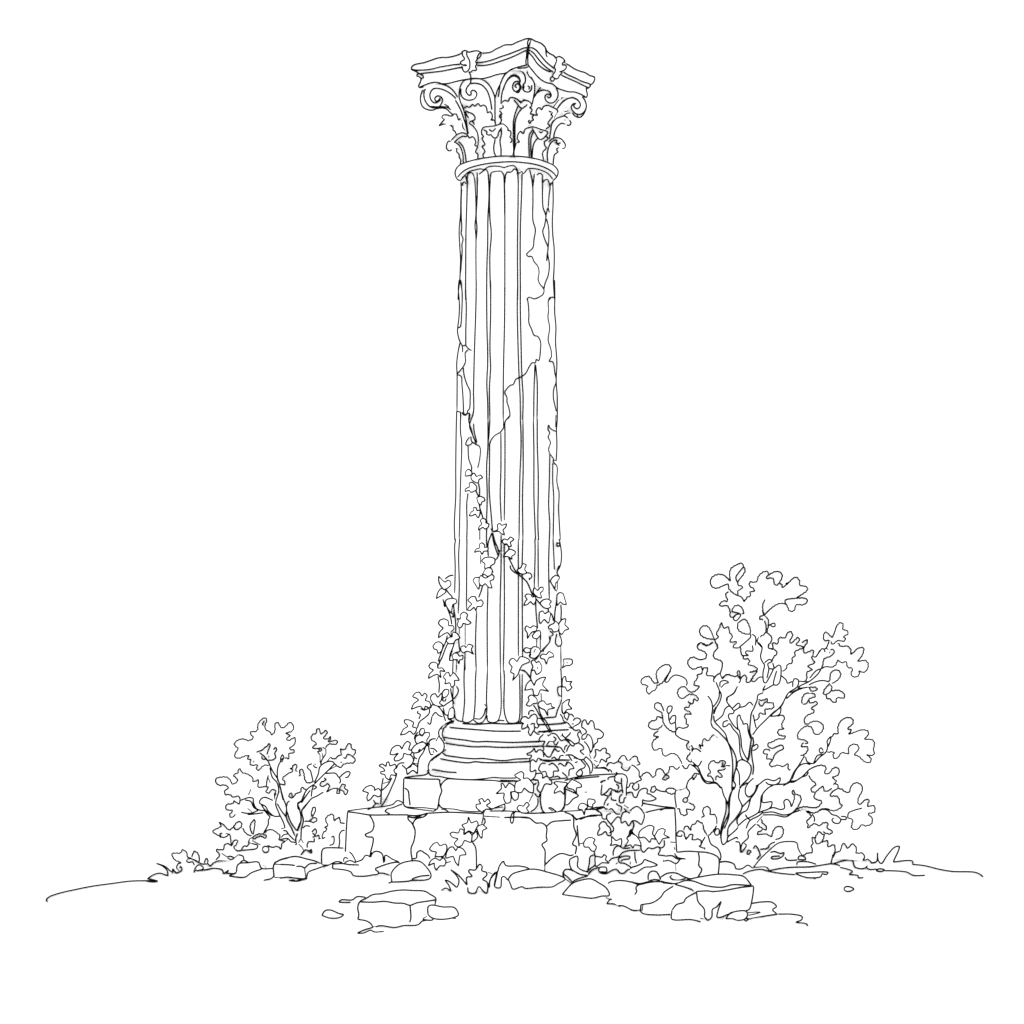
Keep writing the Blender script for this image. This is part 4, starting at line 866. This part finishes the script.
cl(fo, 12.85, [(N10, '480,370 480,345 510,315 550,330 560,370 575,400 600,370 620,350 645,360 635,400 650,410 700,400 730,425 720,470 705,470 740,490 765,490 760,510;800,370 755,300 750,220 730,180;745,240 720,230 690,210 670,240 630,260 620,310 590,268 560,275 550,310')], [(N10, '480,370 530,370 530,350')], .2)
cl(fo, 12.78, [(N10, '730,180 760,160 745,130 750,90 790,65 820,90 825,150 860,145 885,180 890,250;885,270 850,320 800,370')], [(N10, '890,290 910,300 910,350 880,360 865,330 890,290;880,260 890,275')], .15)
fo.done()
sp = thing('leafy_shrub', 'low plant with a single upright leaf behind the dirt mound right of the bush', 'shrub', world(817, 862, 13.2))
fo = Part('foliage', sp)
cl(fo, 13.3, [(B9, '130,880 180,850 225,845 225,800 215,780 235,750 225,710 230,690 255,690;320,740 385,725 390,785 450,765 460,850 430,910 420,960')], None, .15)
cl(fo, 13.2, [(B9, '295,625 330,655 350,665 320,740 275,755 258,700 295,625')], None, .03)
fo.done()
sp = thing('leafy_shrub', 'rounded low plant at the far right end of the shrubs', 'shrub', world(850, 862, 13.25))
fo = Part('foliage', sp)
cl(fo, 13.28, [(B9, '430,900 460,845 510,830 540,755 560,755 590,800 640,755 680,800 680,850 740,850 765,890 750,925 800,915 840,950 890,940')], None, .15)
fo.done()

# ---- left bush
A1, A2, A3, A4, A5 = (200,700),(280,710),(200,780),(280,800),(130,820)
DL = 14.2
bu = thing('leafy_bush', 'smaller bush with thin forked stems standing left of the plinth', 'bush', world(297, 847, 14.2))
tr = Part('trunk', bu); tr.f = plane(DL - .2)
T(*A4)
tr.fill('-20,-100 0,-90 65,100 100,220 175,310 200,100 180,20 215,-60 260,-90 225,110 240,210 220,300 215,400 190,440 150,380 60,200 20,0', None, .06, .015, .9)
T(*A1)
tr.S('690,610 740,720 800,820 825,910 850,1024;715,690 740,790 790,850 805,930 780,1024;795,830 795,700 830,620 855,590;830,640 825,600 845,560 860,590;860,590 840,640')
T(*A2)
tr.S('''480,530 515,485;350,745 390,660 410,580 460,540 520,525 555,545 520,590 460,650 350,760;580,570 500,615;465,650 570,650 605,690 640,660 690,630 718,640 690,690 665,690;605,690 620,720 610,755;340,740 320,650 310,620 280,590 290,565 330,550;340,560 350,580 385,595;350,550 370,560;
350,760 280,810 240,880 215,950;310,820 260,890 220,950;345,770 330,810 320,890;340,770 375,790 340,815;445,840 380,880 320,910 240,1010 220,1024;215,930 180,970 190,1024;410,460 410,540;470,450 430,510 415,560;430,440 440,490''')
T(*A3)
tr.S('''780,200 775,250 800,320 860,450 870,490;790,240 830,310 880,380;820,60 850,180 885,280 885,390 940,500 970,570;890,320 930,430 990,520;1020,440 990,520;410,210 450,195 500,180 545,190 545,220 575,290 620,310 660,315 690,350 720,380;460,205 520,220 550,280 590,305;
420,330 470,340 520,340 600,310;485,290 530,325;485,355 540,350 650,335;830,370 760,370 700,320 670,270 610,235 620,200 660,178 750,210;620,240 660,300 740,370;720,380 700,410 700,450 650,545;760,130 765,200;800,130 780,200''')
T(*A4)
tr.S('''190,20 180,40 200,100 215,200 180,320;310,0 225,110 240,210 220,300 215,400;180,340 160,400 170,460;210,400 190,440;215,400 240,440;215,470 240,510;190,450 220,480;130,400 165,420;150,460 175,455''')
tr.join(6, .35)
tr.done()
cr = Part('crown', bu)
cl(cr, DL+.1, [(A1, '865,590 910,600 910,550 960,540 965,515 915,500 970,450 970,385 900,415 890,390 925,365 880,340 940,320 960,280 930,230 900,240 880,265 840,285 815,260 800,230 770,240 765,320 735,355 715,325 675,305 665,265 685,200 660,182 610,220 590,260 590,300 575,320 520,325 515,345 545,385 500,415 440,398 380,415 350,455 390,500 365,535 355,580 390,597 470,572 500,570 485,605 520,610 510,650 530,670 590,665 575,700 600,722 630,690 660,668 705,670')],
   [(A1, '660,210 640,250 655,260;575,535 640,510 665,485 690,470 705,445 718,460 700,510 685,560;610,540 660,580 690,620;630,575 640,605 680,605;750,510 775,485 785,510 765,545 775,590 740,615 700,615;705,570 705,590;555,620 545,640')])
cl(cr, DL-.05, [(A1, '410,1020 395,985 340,995 300,968 260,970 252,930 290,900 250,870 200,875 160,840 165,805 200,792 275,790 310,820 330,860 380,835 380,810 345,775 360,755 390,745 390,715 410,705 430,740 490,760 540,800 545,835 600,820 595,890 680,885 700,900 675,935 700,955 740,915 775,930 765,1000')],
   [(A1, '700,770 685,830 680,880;700,800 720,850;520,915 495,975')])
cl(cr, DL+.2, [(A2, '0,755 45,765 50,740 25,700 70,660 90,645 130,625 100,590;110,610 150,555 175,570 160,620 180,630;190,680 205,665 200,620 225,605 245,650 255,710 280,745 340,735;265,820 230,795 215,800 215,835 160,860 140,890 110,900 90,875 115,850 125,890;100,930 75,950 70,990')])
cl(cr, DL-.1, [(A2, '410,410 385,395 340,395 340,370 370,350 355,325 325,310 320,270 345,245 370,240 375,200 400,190 420,245 470,208 485,230 445,290 490,295 520,270 515,300 490,325 540,315 575,310 590,330 570,352 500,350 465,385;470,400 470,450')],
   [(A2, '380,400 420,390 420,420 385,425 410,460;435,380 470,400')])
cl(cr, DL+.1, [(A2, '515,485 560,500 600,465 625,460 620,400 660,405 700,345 725,350 735,395 775,415 755,470;730,465 770,505 755,540 700,545 645,560 625,590 580,570 550,545')], [(A2, '650,485 670,495 690,455 730,465;620,540 635,530')])
cl(cr, DL-.05, [(A2, '450,690 470,715 440,730 420,740 410,770 440,785 490,755 505,780 480,840 530,810 590,805 580,850 610,855 610,810 640,760 670,770 660,800 695,825 670,870 640,825 610,825')], None, .06)
cl(cr, DL+.0, [(A3, '410,200 400,245 350,215 335,240 275,250 262,280 275,305 335,315 305,350 310,380 335,380 365,350')])
cl(cr, DL-.3, [(A3, '190,430 245,460 260,480 300,510 345,475 370,440 410,425 430,460 400,500 370,510 345,480;440,490 450,520 490,560 530,570;500,610 500,640 490,675 445,680 420,720 370,720 345,690 370,660 385,620 350,620 320,680 315,620 300,555 270,580 230,590 190,570 130,525 215,470 190,430')],
   [(A3, '230,545 205,550 215,580;300,555 260,545')])
cl(cr, DL-.34, [(A3, '545,560 520,520 515,460 560,405 560,470 545,560')], None, .03)
cl(cr, DL-.36, [(A3, '530,600 560,570 620,550 680,575 670,595 620,575 540,610;530,620 620,665;690,670 740,690 790,680 830,705 840,650 870,630 810,610 820,570 800,550 740,510 700,510 650,550')], [(A3, '820,610 900,600 930,630 980,640;880,520 920,570 960,610;500,610 530,590;530,650 500,640;635,705 660,680 700,690 700,730 660,740 635,710;420,720 500,715 580,700 590,670 530,650;830,500 870,490;850,520 880,520 900,550 860,560 830,590;870,630 910,600')])
T(*A4)
cl(cr, DL-.1, [(A4, '320,130 345,70 365,90 350,140 330,170 320,120'), (A4, '250,220 300,215 350,180 380,200 350,230 300,220')], [(A4, '235,290 260,265 310,270')], .03)
cl(cr, DL-.2, [(A4, '325,330 360,295 375,320 360,355 330,340'), (A4, '330,380 400,365 400,400;350,390 350,425 290,430 275,490')], [(A4, '215,560 260,510 300,520 320,505 320,540 290,520;390,400 420,395')], .03)
cr.done()
sp = thing('leafy_shrub', 'small rounded shrub against the left end of the lower step', 'shrub', world(334, 858, 13.45))
fo = Part('foliage', sp)
cl(fo, 13.5, [(A4, '665,240 620,230 610,180 580,190 555,212 545,150 510,150 470,185 470,220 490,260 460,280 480,300 440,340 435,395 465,380')], [(A4, '525,385 545,370 555,400 545,450 505,465')], .2)
fo.done()
sp = thing('ground_plant', 'low spiky leafed plant at the left foot of the smaller bush', 'plant', world(228, 860, 13.2))
fo = Part('foliage', sp)
cl(fo, 13.2, [(A3, '160,820 200,770 165,715 240,710 250,665 290,650 320,680;390,765 440,780 450,820')], [(A3, '220,750 280,790;280,790 310,780 345,800 320,815 280,800;350,800 390,765')], .15)
fo.done()
sp = thing('ground_plant', 'ragged leafy weed at the far left beside the grass blades', 'plant', world(182, 866, 13.0))
fo = Part('foliage', sp)
T(*A5)
cl(fo, 12.95, [(A5, '510,490 525,480 530,510 475,540 440,505 430,540;475,490 490,450 520,435 460,410 430,345 520,335 535,305 580,330 590,380 640,405')], [(A5, '575,420 600,390;575,420 600,435 640,430 660,465;475,490 500,515;515,470 510,490'), ], .08)
cl(fo, 13.0, [(A5, '630,380 660,320 700,350 705,430 650,400')], None, .03)
cl(fo, 12.9, [(A5, '655,535 670,490 700,460 740,475 750,500 720,515 670,515')], None, .03)
cl(fo, 13.0, [(A5, '760,440 780,395 795,400 795,445')], None, .03)
fo.done()
# ---- grass
def grass(label, d, items, fills=None):
    ys = (EYE-.0)*F/d + CY
    T(*items[0][0]); x0 = parse(items[0][1].split(';')[0])[0][0][0]
    g = Part('grass_tuft'); g.f = plane(d)
    for tl, txt in items: T(*tl); g.S(txt)
    for tl, txt in fills or []: T(*tl); g.fill(txt, None, .02, .006)
    tag(g.done(), label, 'grass', 'grass tufts')
grass('curved grass blades at the far left end of the ground line', 12.75, [(A5, '180,600 240,560 310,545 385,565 380,520 330,470 270,445 360,475 430,540')], [(A5, '385,565 380,520 330,470 270,445 360,475 430,540')])
grass('tall hooked grass blade at the far right end of the ground line', 13.1, [((840,830,6.4), '205,210 235,200 240,145 245,195 265,215 300,165 350,110 380,105 375,130 340,205')], [((840,830,6.4), '265,215 300,165 350,110 380,105 375,130 340,205;235,200 240,145 245,195')])
grass('pointed grass blades in front of the plinth left of the star shaped weed', 11.9, [(N11, '320,820 370,800 415,825 395,770 360,720 400,730 440,760 480,790 495,760 500,720 470,665 415,610;415,610 500,670 560,740 585,770')], [(N11, '415,825 395,770 360,720 400,730 480,790;495,760 500,720 470,665 415,610 560,740 585,770')])
grass('two narrow grass blades right of the star shaped weed', 11.95, [(N11, '800,800 820,720 850,660 890,635 865,780;800,640 840,650'), ((480,850,6.4), '60,240 65,190 105,145 95,235 130,240 140,175 155,170 180,195')], [(N11, '800,800 820,720 850,660 890,635 865,780')])
w = Part('ground_plant'); w.f = plane(11.85); T(*N11)
w.fill('580,770 580,690 635,680 600,630 610,610 665,615 715,555 740,580 735,620 785,640 785,670 745,710 790,740 785,850 750,830 705,785 665,850 600,840', None, .05)
w.S('585,770 580,690 635,680 600,630 610,610 665,615 715,555 740,580 735,620 785,640 785,670 745,710 790,740 785,850 750,830 705,785 665,850 600,840 590,790')
tag(w.done(), 'star shaped leafy weed in front of the plinth', 'plant')
# ================================================================ ROCKS
RL, RM, RR, RX, RW, RG = (310,860,6.4), (480,850,6.4), (600,850,6.4), (700,830,6.4), (220,840,6.4), (840,830,6.4)
def rock(label, ybase, items, fill, thick, lean=.35, name='rock', dd=0.0):
    """items: ink strokes [(tile, txt)]; fill: outline (tile, txt). The face leans back from its foot on the ground."""
    d0 = (EYE - .012) * F / (ybase - CY) + dd
    f = lambda x, y: min(d0 + max(0, ybase-y)/F*d0*lean, ground_d(y, .01))
    p = Part(name); p.f = f
    T(*fill[0]); a, b = parse(fill[1])
    B = p.slab(smooth(a, b, True), f, thick, .82, .012)
    if B and thick >= .3 and lean < .7: p.tube(B, W*d0/F*.9, True)
    for tl, txt in items: T(*tl); p.S(txt)
    tag(p.done(), label, 'rock', 'fallen stones round the plinth')
rock('large squared block with a cracked front lying at front left', 928, [(RL, '''305,380 312,350 305,305 320,265 360,245 400,222 460,215 520,200 590,192 660,195 735,200 770,220 805,245 800,285;320,268 400,270 480,265 540,275 600,278 640,290 680,275 740,265 805,255;640,290 645,370 638,400;
305,380 360,390 390,408 405,430 450,420 540,432 600,420 690,415 720,390 755,385''')], (RL, '305,380 312,350 305,305 320,265 400,222 520,200 590,192 735,200 805,245 800,285 755,385 690,415 540,432 450,420 405,430 360,390'), .7)
rock('small smooth stone leaning on the right end of the front left block', 920, [(RL, '755,350 755,300 775,288 850,300 925,305 950,350 930,365 840,380 780,370 755,350;720,375 750,360;720,380 780,385 790,375;900,372 935,375')], (RL, '755,350 755,300 775,288 850,300 925,305 950,350 930,365 840,380 780,370'), .25, dd=-.45)
rock('thin flat stone flake behind the left end of the front left block', 904, [(RL, '365,242 330,235 300,235 270,255 200,255 185,268 210,272 260,272')], (RL, '365,242 300,235 270,255 200,255 185,268 260,272 320,268'), .12)
rock('single pebble with a pointed end farthest left of the front block', 918.5, [(RL, '75,355 95,325 130,320 185,342 215,350 190,368 130,372 75,355')], (RL, '75,355 95,325 130,320 185,342 215,350 190,368 130,372'), .12)
rock('flat stone chip under the lower edge of the front left block', 934, [(RL, '405,430 340,450 305,468 340,468 390,450 410,460 475,457')], (RL, '405,430 340,450 305,468 340,468 390,452 410,460 440,440'), .08, dd=-.05)
rock('wide wedge shaped rock at the far left between the bush and the square block', 877, [(RW, '105,205 110,165 125,150 180,145 245,142 265,180 340,182;125,150 150,130 185,145;105,210 60,230 90,235 160,237 200,210 270,185;105,205 60,230')], (RW, '60,230 105,208 110,165 125,150 245,142 265,180 200,210 160,237'), .4)
rock('square cut block with a rounded top left of the plinth', 878.5, [(A4, '0,610 80,590 160,578 280,605 360,625 415,650;-60,640 0,610;0,660 80,662 155,670;165,680 220,680 250,695 300,655 380,650;250,695 265,800;0,800 80,790 160,800 265,800 290,740 360,710 430,685 490,670 580,630 640,640;95,825 140,820 160,830 200,815 265,805'),
 (RW, '345,240 345,155 380,130 435,115;345,155 400,158;350,240 420,240;280,258 330,245 345,230;440,258 490,262 560,245')], (RW, '345,240 345,155 380,130 480,105 640,150 650,162 560,205 555,240 470,240'), .5)
rock('small upright block standing behind the left corner of the lower step', 868, [(A4, '425,660 430,520 450,495 520,488 600,490 650,492;600,490 610,440 610,350 640,312 665,312;430,665 490,665')], (A4, '425,665 430,520 450,495 600,490 665,492 665,650'), .25)
rock('long flat slab lying along the left foot of the lower step', 876, [(A4, '540,655 540,700 600,708 680,720 730,740 745,770 860,780 960,765 1000,760 1015,740 980,710;540,655 640,650 700,660 810,665;650,630 660,590 700,600;660,640 720,620 775,640 740,560 710,530')], (A4, '540,655 540,700 680,720 745,770 860,780 1000,760 1015,740 980,700 810,660'), .2, 1.2)
rock('rounded stone at the left foot of the cracked step block', 870.5, [(A4, '810,665 800,700 820,718 900,720 970,710 1024,685;780,635 840,610 880,565 930,580 935,530'), ((330,700,5.12), '205,800 230,775 265,785 275,835')], ((330,700,5.12), '150,865 155,830 205,800 230,775 265,785 275,835 235,862'), .15, .2)
rock('low ragged stone between the rounded stone and the domed rock', 876, [(RL, '415,55 480,30 540,15 575,15;435,85 470,85 510,98;415,60 440,80 430,95'), ((330,700,5.12), '280,830 283,795 320,815 355,830')], (RL, '415,58 480,30 575,12 530,60 515,98 470,85 435,85'), .15, .3)
rock('smooth domed rock at the left front of the plinth', 883, [(RL, '500,148 520,140 520,85 560,35 610,12 700,8 745,45 775,95 770,115 740,128 650,130 630,135 520,142;650,122 700,105 765,98')], (RL, '520,140 520,85 560,35 610,12 700,8 745,45 775,95 770,115 740,128 630,135'), .35, .4)
rock('little round stone behind the domed rock against the step', 868, [(N11, '20,500 65,490 70,440 105,415 150,440 190,470 205,500')], (N11, '65,500 70,440 105,415 150,440 190,470 205,500'), .06, .1)
rock('broad flat boulder in front of the middle of the plinth', 889, [(RM, '180,185 205,155 260,135 340,122 420,138 545,185 500,215 465,235 380,238 290,245 270,235 210,250 195,220 180,185')], (RM, '180,185 205,155 260,135 340,122 420,138 545,185 500,215 465,235 380,238 290,245 210,250 195,220'), .5)
rock('low stone partly hidden behind the flat boulder in front of the plinth', 879, [(RM, '110,150 125,100 150,72 165,98 250,102 300,112 325,128')], (RM, '105,180 125,100 150,72 165,98 250,102 325,128 200,180'), .12, .2)
rock('rounded stone under the cracked joint of the lower step', 872, [(RM, '410,100 470,45 520,22 580,35 600,30;415,100 415,135')], (RM, '410,100 470,45 520,22 580,35 600,60 590,150 420,138'), .1, .1)
rock('upright hooked stone between the joint and the pointed rock', 880, [(N9, '130,730 100,670 100,610 130,590 175,575 185,600 180,680 210,710 290,740;130,725 110,712 50,715 35,750 80,790 125,840'), (RM, '540,180 530,150 545,125 585,128 640,155 690,165 640,180 600,198 588,212;545,185 590,215')], (N9, '35,750 50,715 105,710 98,640 130,590 175,575 185,600 180,680 280,740 280,780 130,850'), .12, .2)
rock('low pointed rock with a straight base in front of the ivy', 897.5, [(RM, '525,285 590,215 640,195 710,185 760,210 810,245 828,290 780,295 720,308 655,302 600,295 525,285')], (RM, '525,285 590,215 640,195 710,185 760,210 810,245 828,290 720,308 600,295'), .4)
rock('thin flat chip at the right foot of the low pointed rock', 905, [(RM, '805,305 830,315;810,345 835,315 870,322 920,325 915,355 885,352 850,345 810,345;885,360 920,360')], (RM, '810,345 835,315 870,322 920,325 915,355 850,345'), .1)
rock('large pale slab with a short crack left of the big block', 909, [(RR, '50,215 65,205 130,195 200,205 250,220 310,208 370,202 470,215;250,220 230,240 235,265 222,285;115,355 150,358 210,385 260,385')], (RR, '80,230 130,198 250,220 370,202 470,220 410,270 390,300 340,335 260,350 260,385 210,385 85,330'), .5, .8)
rock('sloping wedge of stone between the pale slab and the big block', 915, [(RR, '470,230 410,270 390,300 340,335 260,350;260,350 265,400 350,415 455,412;275,350 270,390;480,220 550,240 615,265;618,270 550,310 535,335 490,350 460,385')], (RR, '260,350 340,335 410,270 480,220 615,265 535,335 490,350 458,412 350,415 265,400'), .4)
rock('triangular broken stone leaning on the left of the big block', 921, [(RR, '618,270 550,310 535,335 490,350 460,385;618,270 628,330 668,380 668,430;460,385 458,440 480,448 580,445 645,460;640,435 660,440')], (RR, '460,385 490,350 535,335 618,270 670,380 665,435 580,445 480,448 458,440'), .3)
rock('biggest squared block with a chipped front at the right of the plinth', 919, [(RR, '''400,210 480,215 555,195 600,200 680,228 780,238 850,222 970,228;615,265 690,262 720,266 800,258 900,240 985,230;560,188 640,172 755,155 850,158 920,170 970,225;985,235 975,310 955,380 930,390;
670,430 690,448 715,430 720,380 745,365 775,330 755,390 750,430 775,430 820,410''')], (RR, '618,268 560,195 640,172 755,155 850,158 920,170 985,232 975,310 955,380 880,395 775,430 690,448 670,430 670,380'), .7)
rock('heap of rubble at the right foot of the biggest block', 921.5, [(RR, '805,440 830,405 860,395 885,390 930,390 945,410 930,440 880,450 850,440 805,440;925,440 950,440 935,455 920,445'), (RX, '165,570 185,540 215,525')], (RR, '805,440 830,405 885,390 945,395 945,440 880,450'), .2)
rock('flat layered slab right of the biggest block', 920, [(RX, '325,470 400,460 460,462 490,490 465,510 490,535;300,530 300,545 345,540 385,527 300,530;310,570 430,548 500,538')], (RX, '320,470 400,460 460,462 490,490 465,510 490,537 430,548 310,568 300,530'), .3, dd=.3)
rock('thin stepped slab at the far right of the flat layered slab', 923, [(RX, '500,538 600,540 655,555 650,575 615,590 680,600 690,612')], (RX, '500,538 600,540 655,555 650,575 615,590 560,575'), .12, 1.5)
rock('square block standing at the right end of the lower step', 877, [(N10, '480,535 580,525 700,530 800,540 880,570 910,600 905,760;700,540 710,600 705,670 735,710 695,790;905,640 980,630 1024,640;600,802 620,805 700,800 800,780 890,760')], (N10, '480,535 700,530 880,570 910,600 905,765 800,780 700,800 600,800 500,740 475,620'), .35, .15)
rock('pointed sliver of stone at the foot of the ivy on the right step', 868, [(N10, '455,545 490,590 570,603 520,605 475,650 400,620 350,625;360,575 430,570 480,600 520,605')], (N10, '350,625 360,575 455,560 570,603 520,610 475,650 400,620'), .1, .3, dd=-.65)
rock('long flat stone below the ivy in front of the right step', 873, [(N10, '0,700 20,690 120,650 150,610 180,620 280,665 220,685 150,690 50,750 15,745 0,735')], (N10, '0,740 15,690 120,650 160,608 280,665 150,690 50,750'), .12, .4, dd=-.1)
rock('little domed stone behind the pale slab', 881, [(N10, '185,820 190,760 220,730 270,735 300,780 315,815;190,832 240,815 310,822')], (N10, '185,825 190,760 220,730 270,735 315,820'), .12, .3)
rock('flat stone with an open loop marking behind the biggest block', 880, [(N10, '315,790 360,760 410,745 480,750 540,780 600,802;410,785 430,770;405,785 430,810 490,822 570,805;320,830 400,855 500,850 580,822 600,805')], (N10, '315,800 360,760 410,745 480,750 600,802 500,850 400,852'), .2, .6)
rock('long flat ledge of rock behind the biggest block', 886, [(N10, '0,835 100,855 200,835 300,845 400,860;300,835 420,862;580,825 700,840 820,880 900,885 960,892 1024,880')], (N10, '0,838 200,832 400,858 580,825 820,880 720,900 500,880 300,865 100,858'), .3, 1.0)
rock('long thin slab lying on the dirt right of the biggest block', 878.5, [(RX, '610,275 680,272 820,272 810,285 780,282 775,298 690,305 650,295 612,280;725,310 740,312')], (RX, '610,275 680,272 820,272 810,285 780,284 775,298 690,305 650,295'), .15, 1.0)
rock('lone oval pebble on the bare ground at the right', 891, [(RX, '920,375 935,362 965,365 985,378 960,392 930,390 920,375')], (RX, '920,375 935,362 965,365 985,378 960,392 930,390'), .08)
rock('flat oval pebble on the ground line at the far right', 871.5, [(RG, '230,260 250,248 285,255 270,265 230,262')], (RG, '230,260 250,248 285,255 270,265'), .08)
rock('rounded boulder behind the long slab under the large bush', 866, [(B8, '545,1000 600,930 700,830 800,750 890,732 990,745 1005,800 1024,840;720,845 760,835 830,855 860,845 850,880 790,910 730,905 735,890 820,880;870,890 890,920 1024,920'), (B9, '95,830 130,880')], (B8, '545,1000 600,930 700,830 800,750 890,732 990,745 1050,880 1024,980 800,1000'), .25, .2)
rock('pair of thin stacked flakes beside the rounded boulder', 867, [(B9, '80,910 95,880 150,890 160,915 80,915;70,975 75,945 180,940 270,965')], (B9, '70,975 80,910 95,880 150,890 165,920 270,965'), .1, .3)
rock('low stone edge right of the square block under the large bush', 869, [(B8, '200,940 280,938 350,965 370,1010 430,1010 490,975 540,1005')], (B8, '200,1000 200,940 280,938 350,965 370,1010'), .15, .3)

# ================================================================ GROUND
gp = Part('ground'); gp.f = onground(.012)
n = 64
c0 = gp.bm.verts.new((0, 0, 0)); prev = None; rings = []
for r in (20, 60, 200, 700, 2500):
    rings.append([gp.bm.verts.new((math.sin(2*math.pi*i/n)*r, -math.cos(2*math.pi*i/n)*r, -.0 if r < 30 else -.02*(r/60)**.5)) for i in range(n)])
for i in range(n): gp.bm.faces.new((c0, rings[0][i], rings[0][(i+1) % n]))
for A, B in zip(rings, rings[1:]):
    for i in range(n): gp.bm.faces.new((A[i], B[i], B[(i+1) % n], A[(i+1) % n]))
T(30, 850, 6.827)
gp.S('118,352 112,338 130,320 200,295 300,272 420,248 550,230 680,213 780,210 870,212 840,218 790,211')
T(*A5)
gp.S('180,600 280,625 240,635;570,370 640,400 740,450 800,450 820,470 860,435 1000,400;750,515 860,495 950,515 955,545 985,535 1010,520')
T(*A3)
gp.S('0,920 60,920 140,905 230,920 240,955 290,925 270,950 370,960')
T(*B9)
gp.S('440,960 520,935 600,915')
T(*RG)
gp.S('0,200 60,188 80,195 95,235 140,248 165,240 175,228;165,240 190,252 235,250;0,240 40,248 80,265 60,282 115,292 120,305 150,305;285,260 360,262 430,270 470,290 545,290;340,205 440,195 465,200 465,220;465,220 540,228 640,252 720,265 860,270 895,282 915,298')
T(*RX)
gp.S('275,280 310,265 390,252 430,262 480,272 560,282 610,285;440,260 560,240 700,235 840,215;345,240 430,240 440,258;840,215 880,222 895,228')
o = gp.done(); o['kind'] = 'structure'
# ================================================================ LIGHT, CAMERA
wd = bpy.data.worlds.new("World"); scene.world = wd; wd.use_nodes = True
bg = wd.node_tree.nodes['Background']
bg.inputs['Color'].default_value = (1, 1, 1, 1)      # even white overcast
bg.inputs['Strength'].default_value = 1.0
sun = bpy.data.lights.new('sun', 'SUN'); sun.energy = 1.2; sun.angle = math.radians(60); sun.color = (1, .995, .985)
so = bpy.data.objects.new('sun', sun); COL.objects.link(so)
so.rotation_euler = (math.radians(80), 0, math.radians(-8))
cam = bpy.data.cameras.new('camera'); co = bpy.data.objects.new('camera', cam); COL.objects.link(co)
cam.sensor_fit = 'HORIZONTAL'; cam.sensor_width = 36; cam.lens = 36 * F / 1024
cam.shift_y = (CY - 512) / 1024
co.location = (0, -D, EYE); co.rotation_euler = (math.pi/2, 0, 0)
cam.clip_end = 6000
scene.camera = co
vs = scene.view_settings
vs.view_transform = 'Standard'; vs.look = 'None'; vs.gamma = 1; vs.use_curve_mapping = False
vs.exposure = 0.36
scene.render.engine = 'CYCLES'
scene.cycles.use_denoising = False
scene.cycles.max_bounces = 32; scene.cycles.diffuse_bounces = 32
scene.cycles.filter_width = 1.6
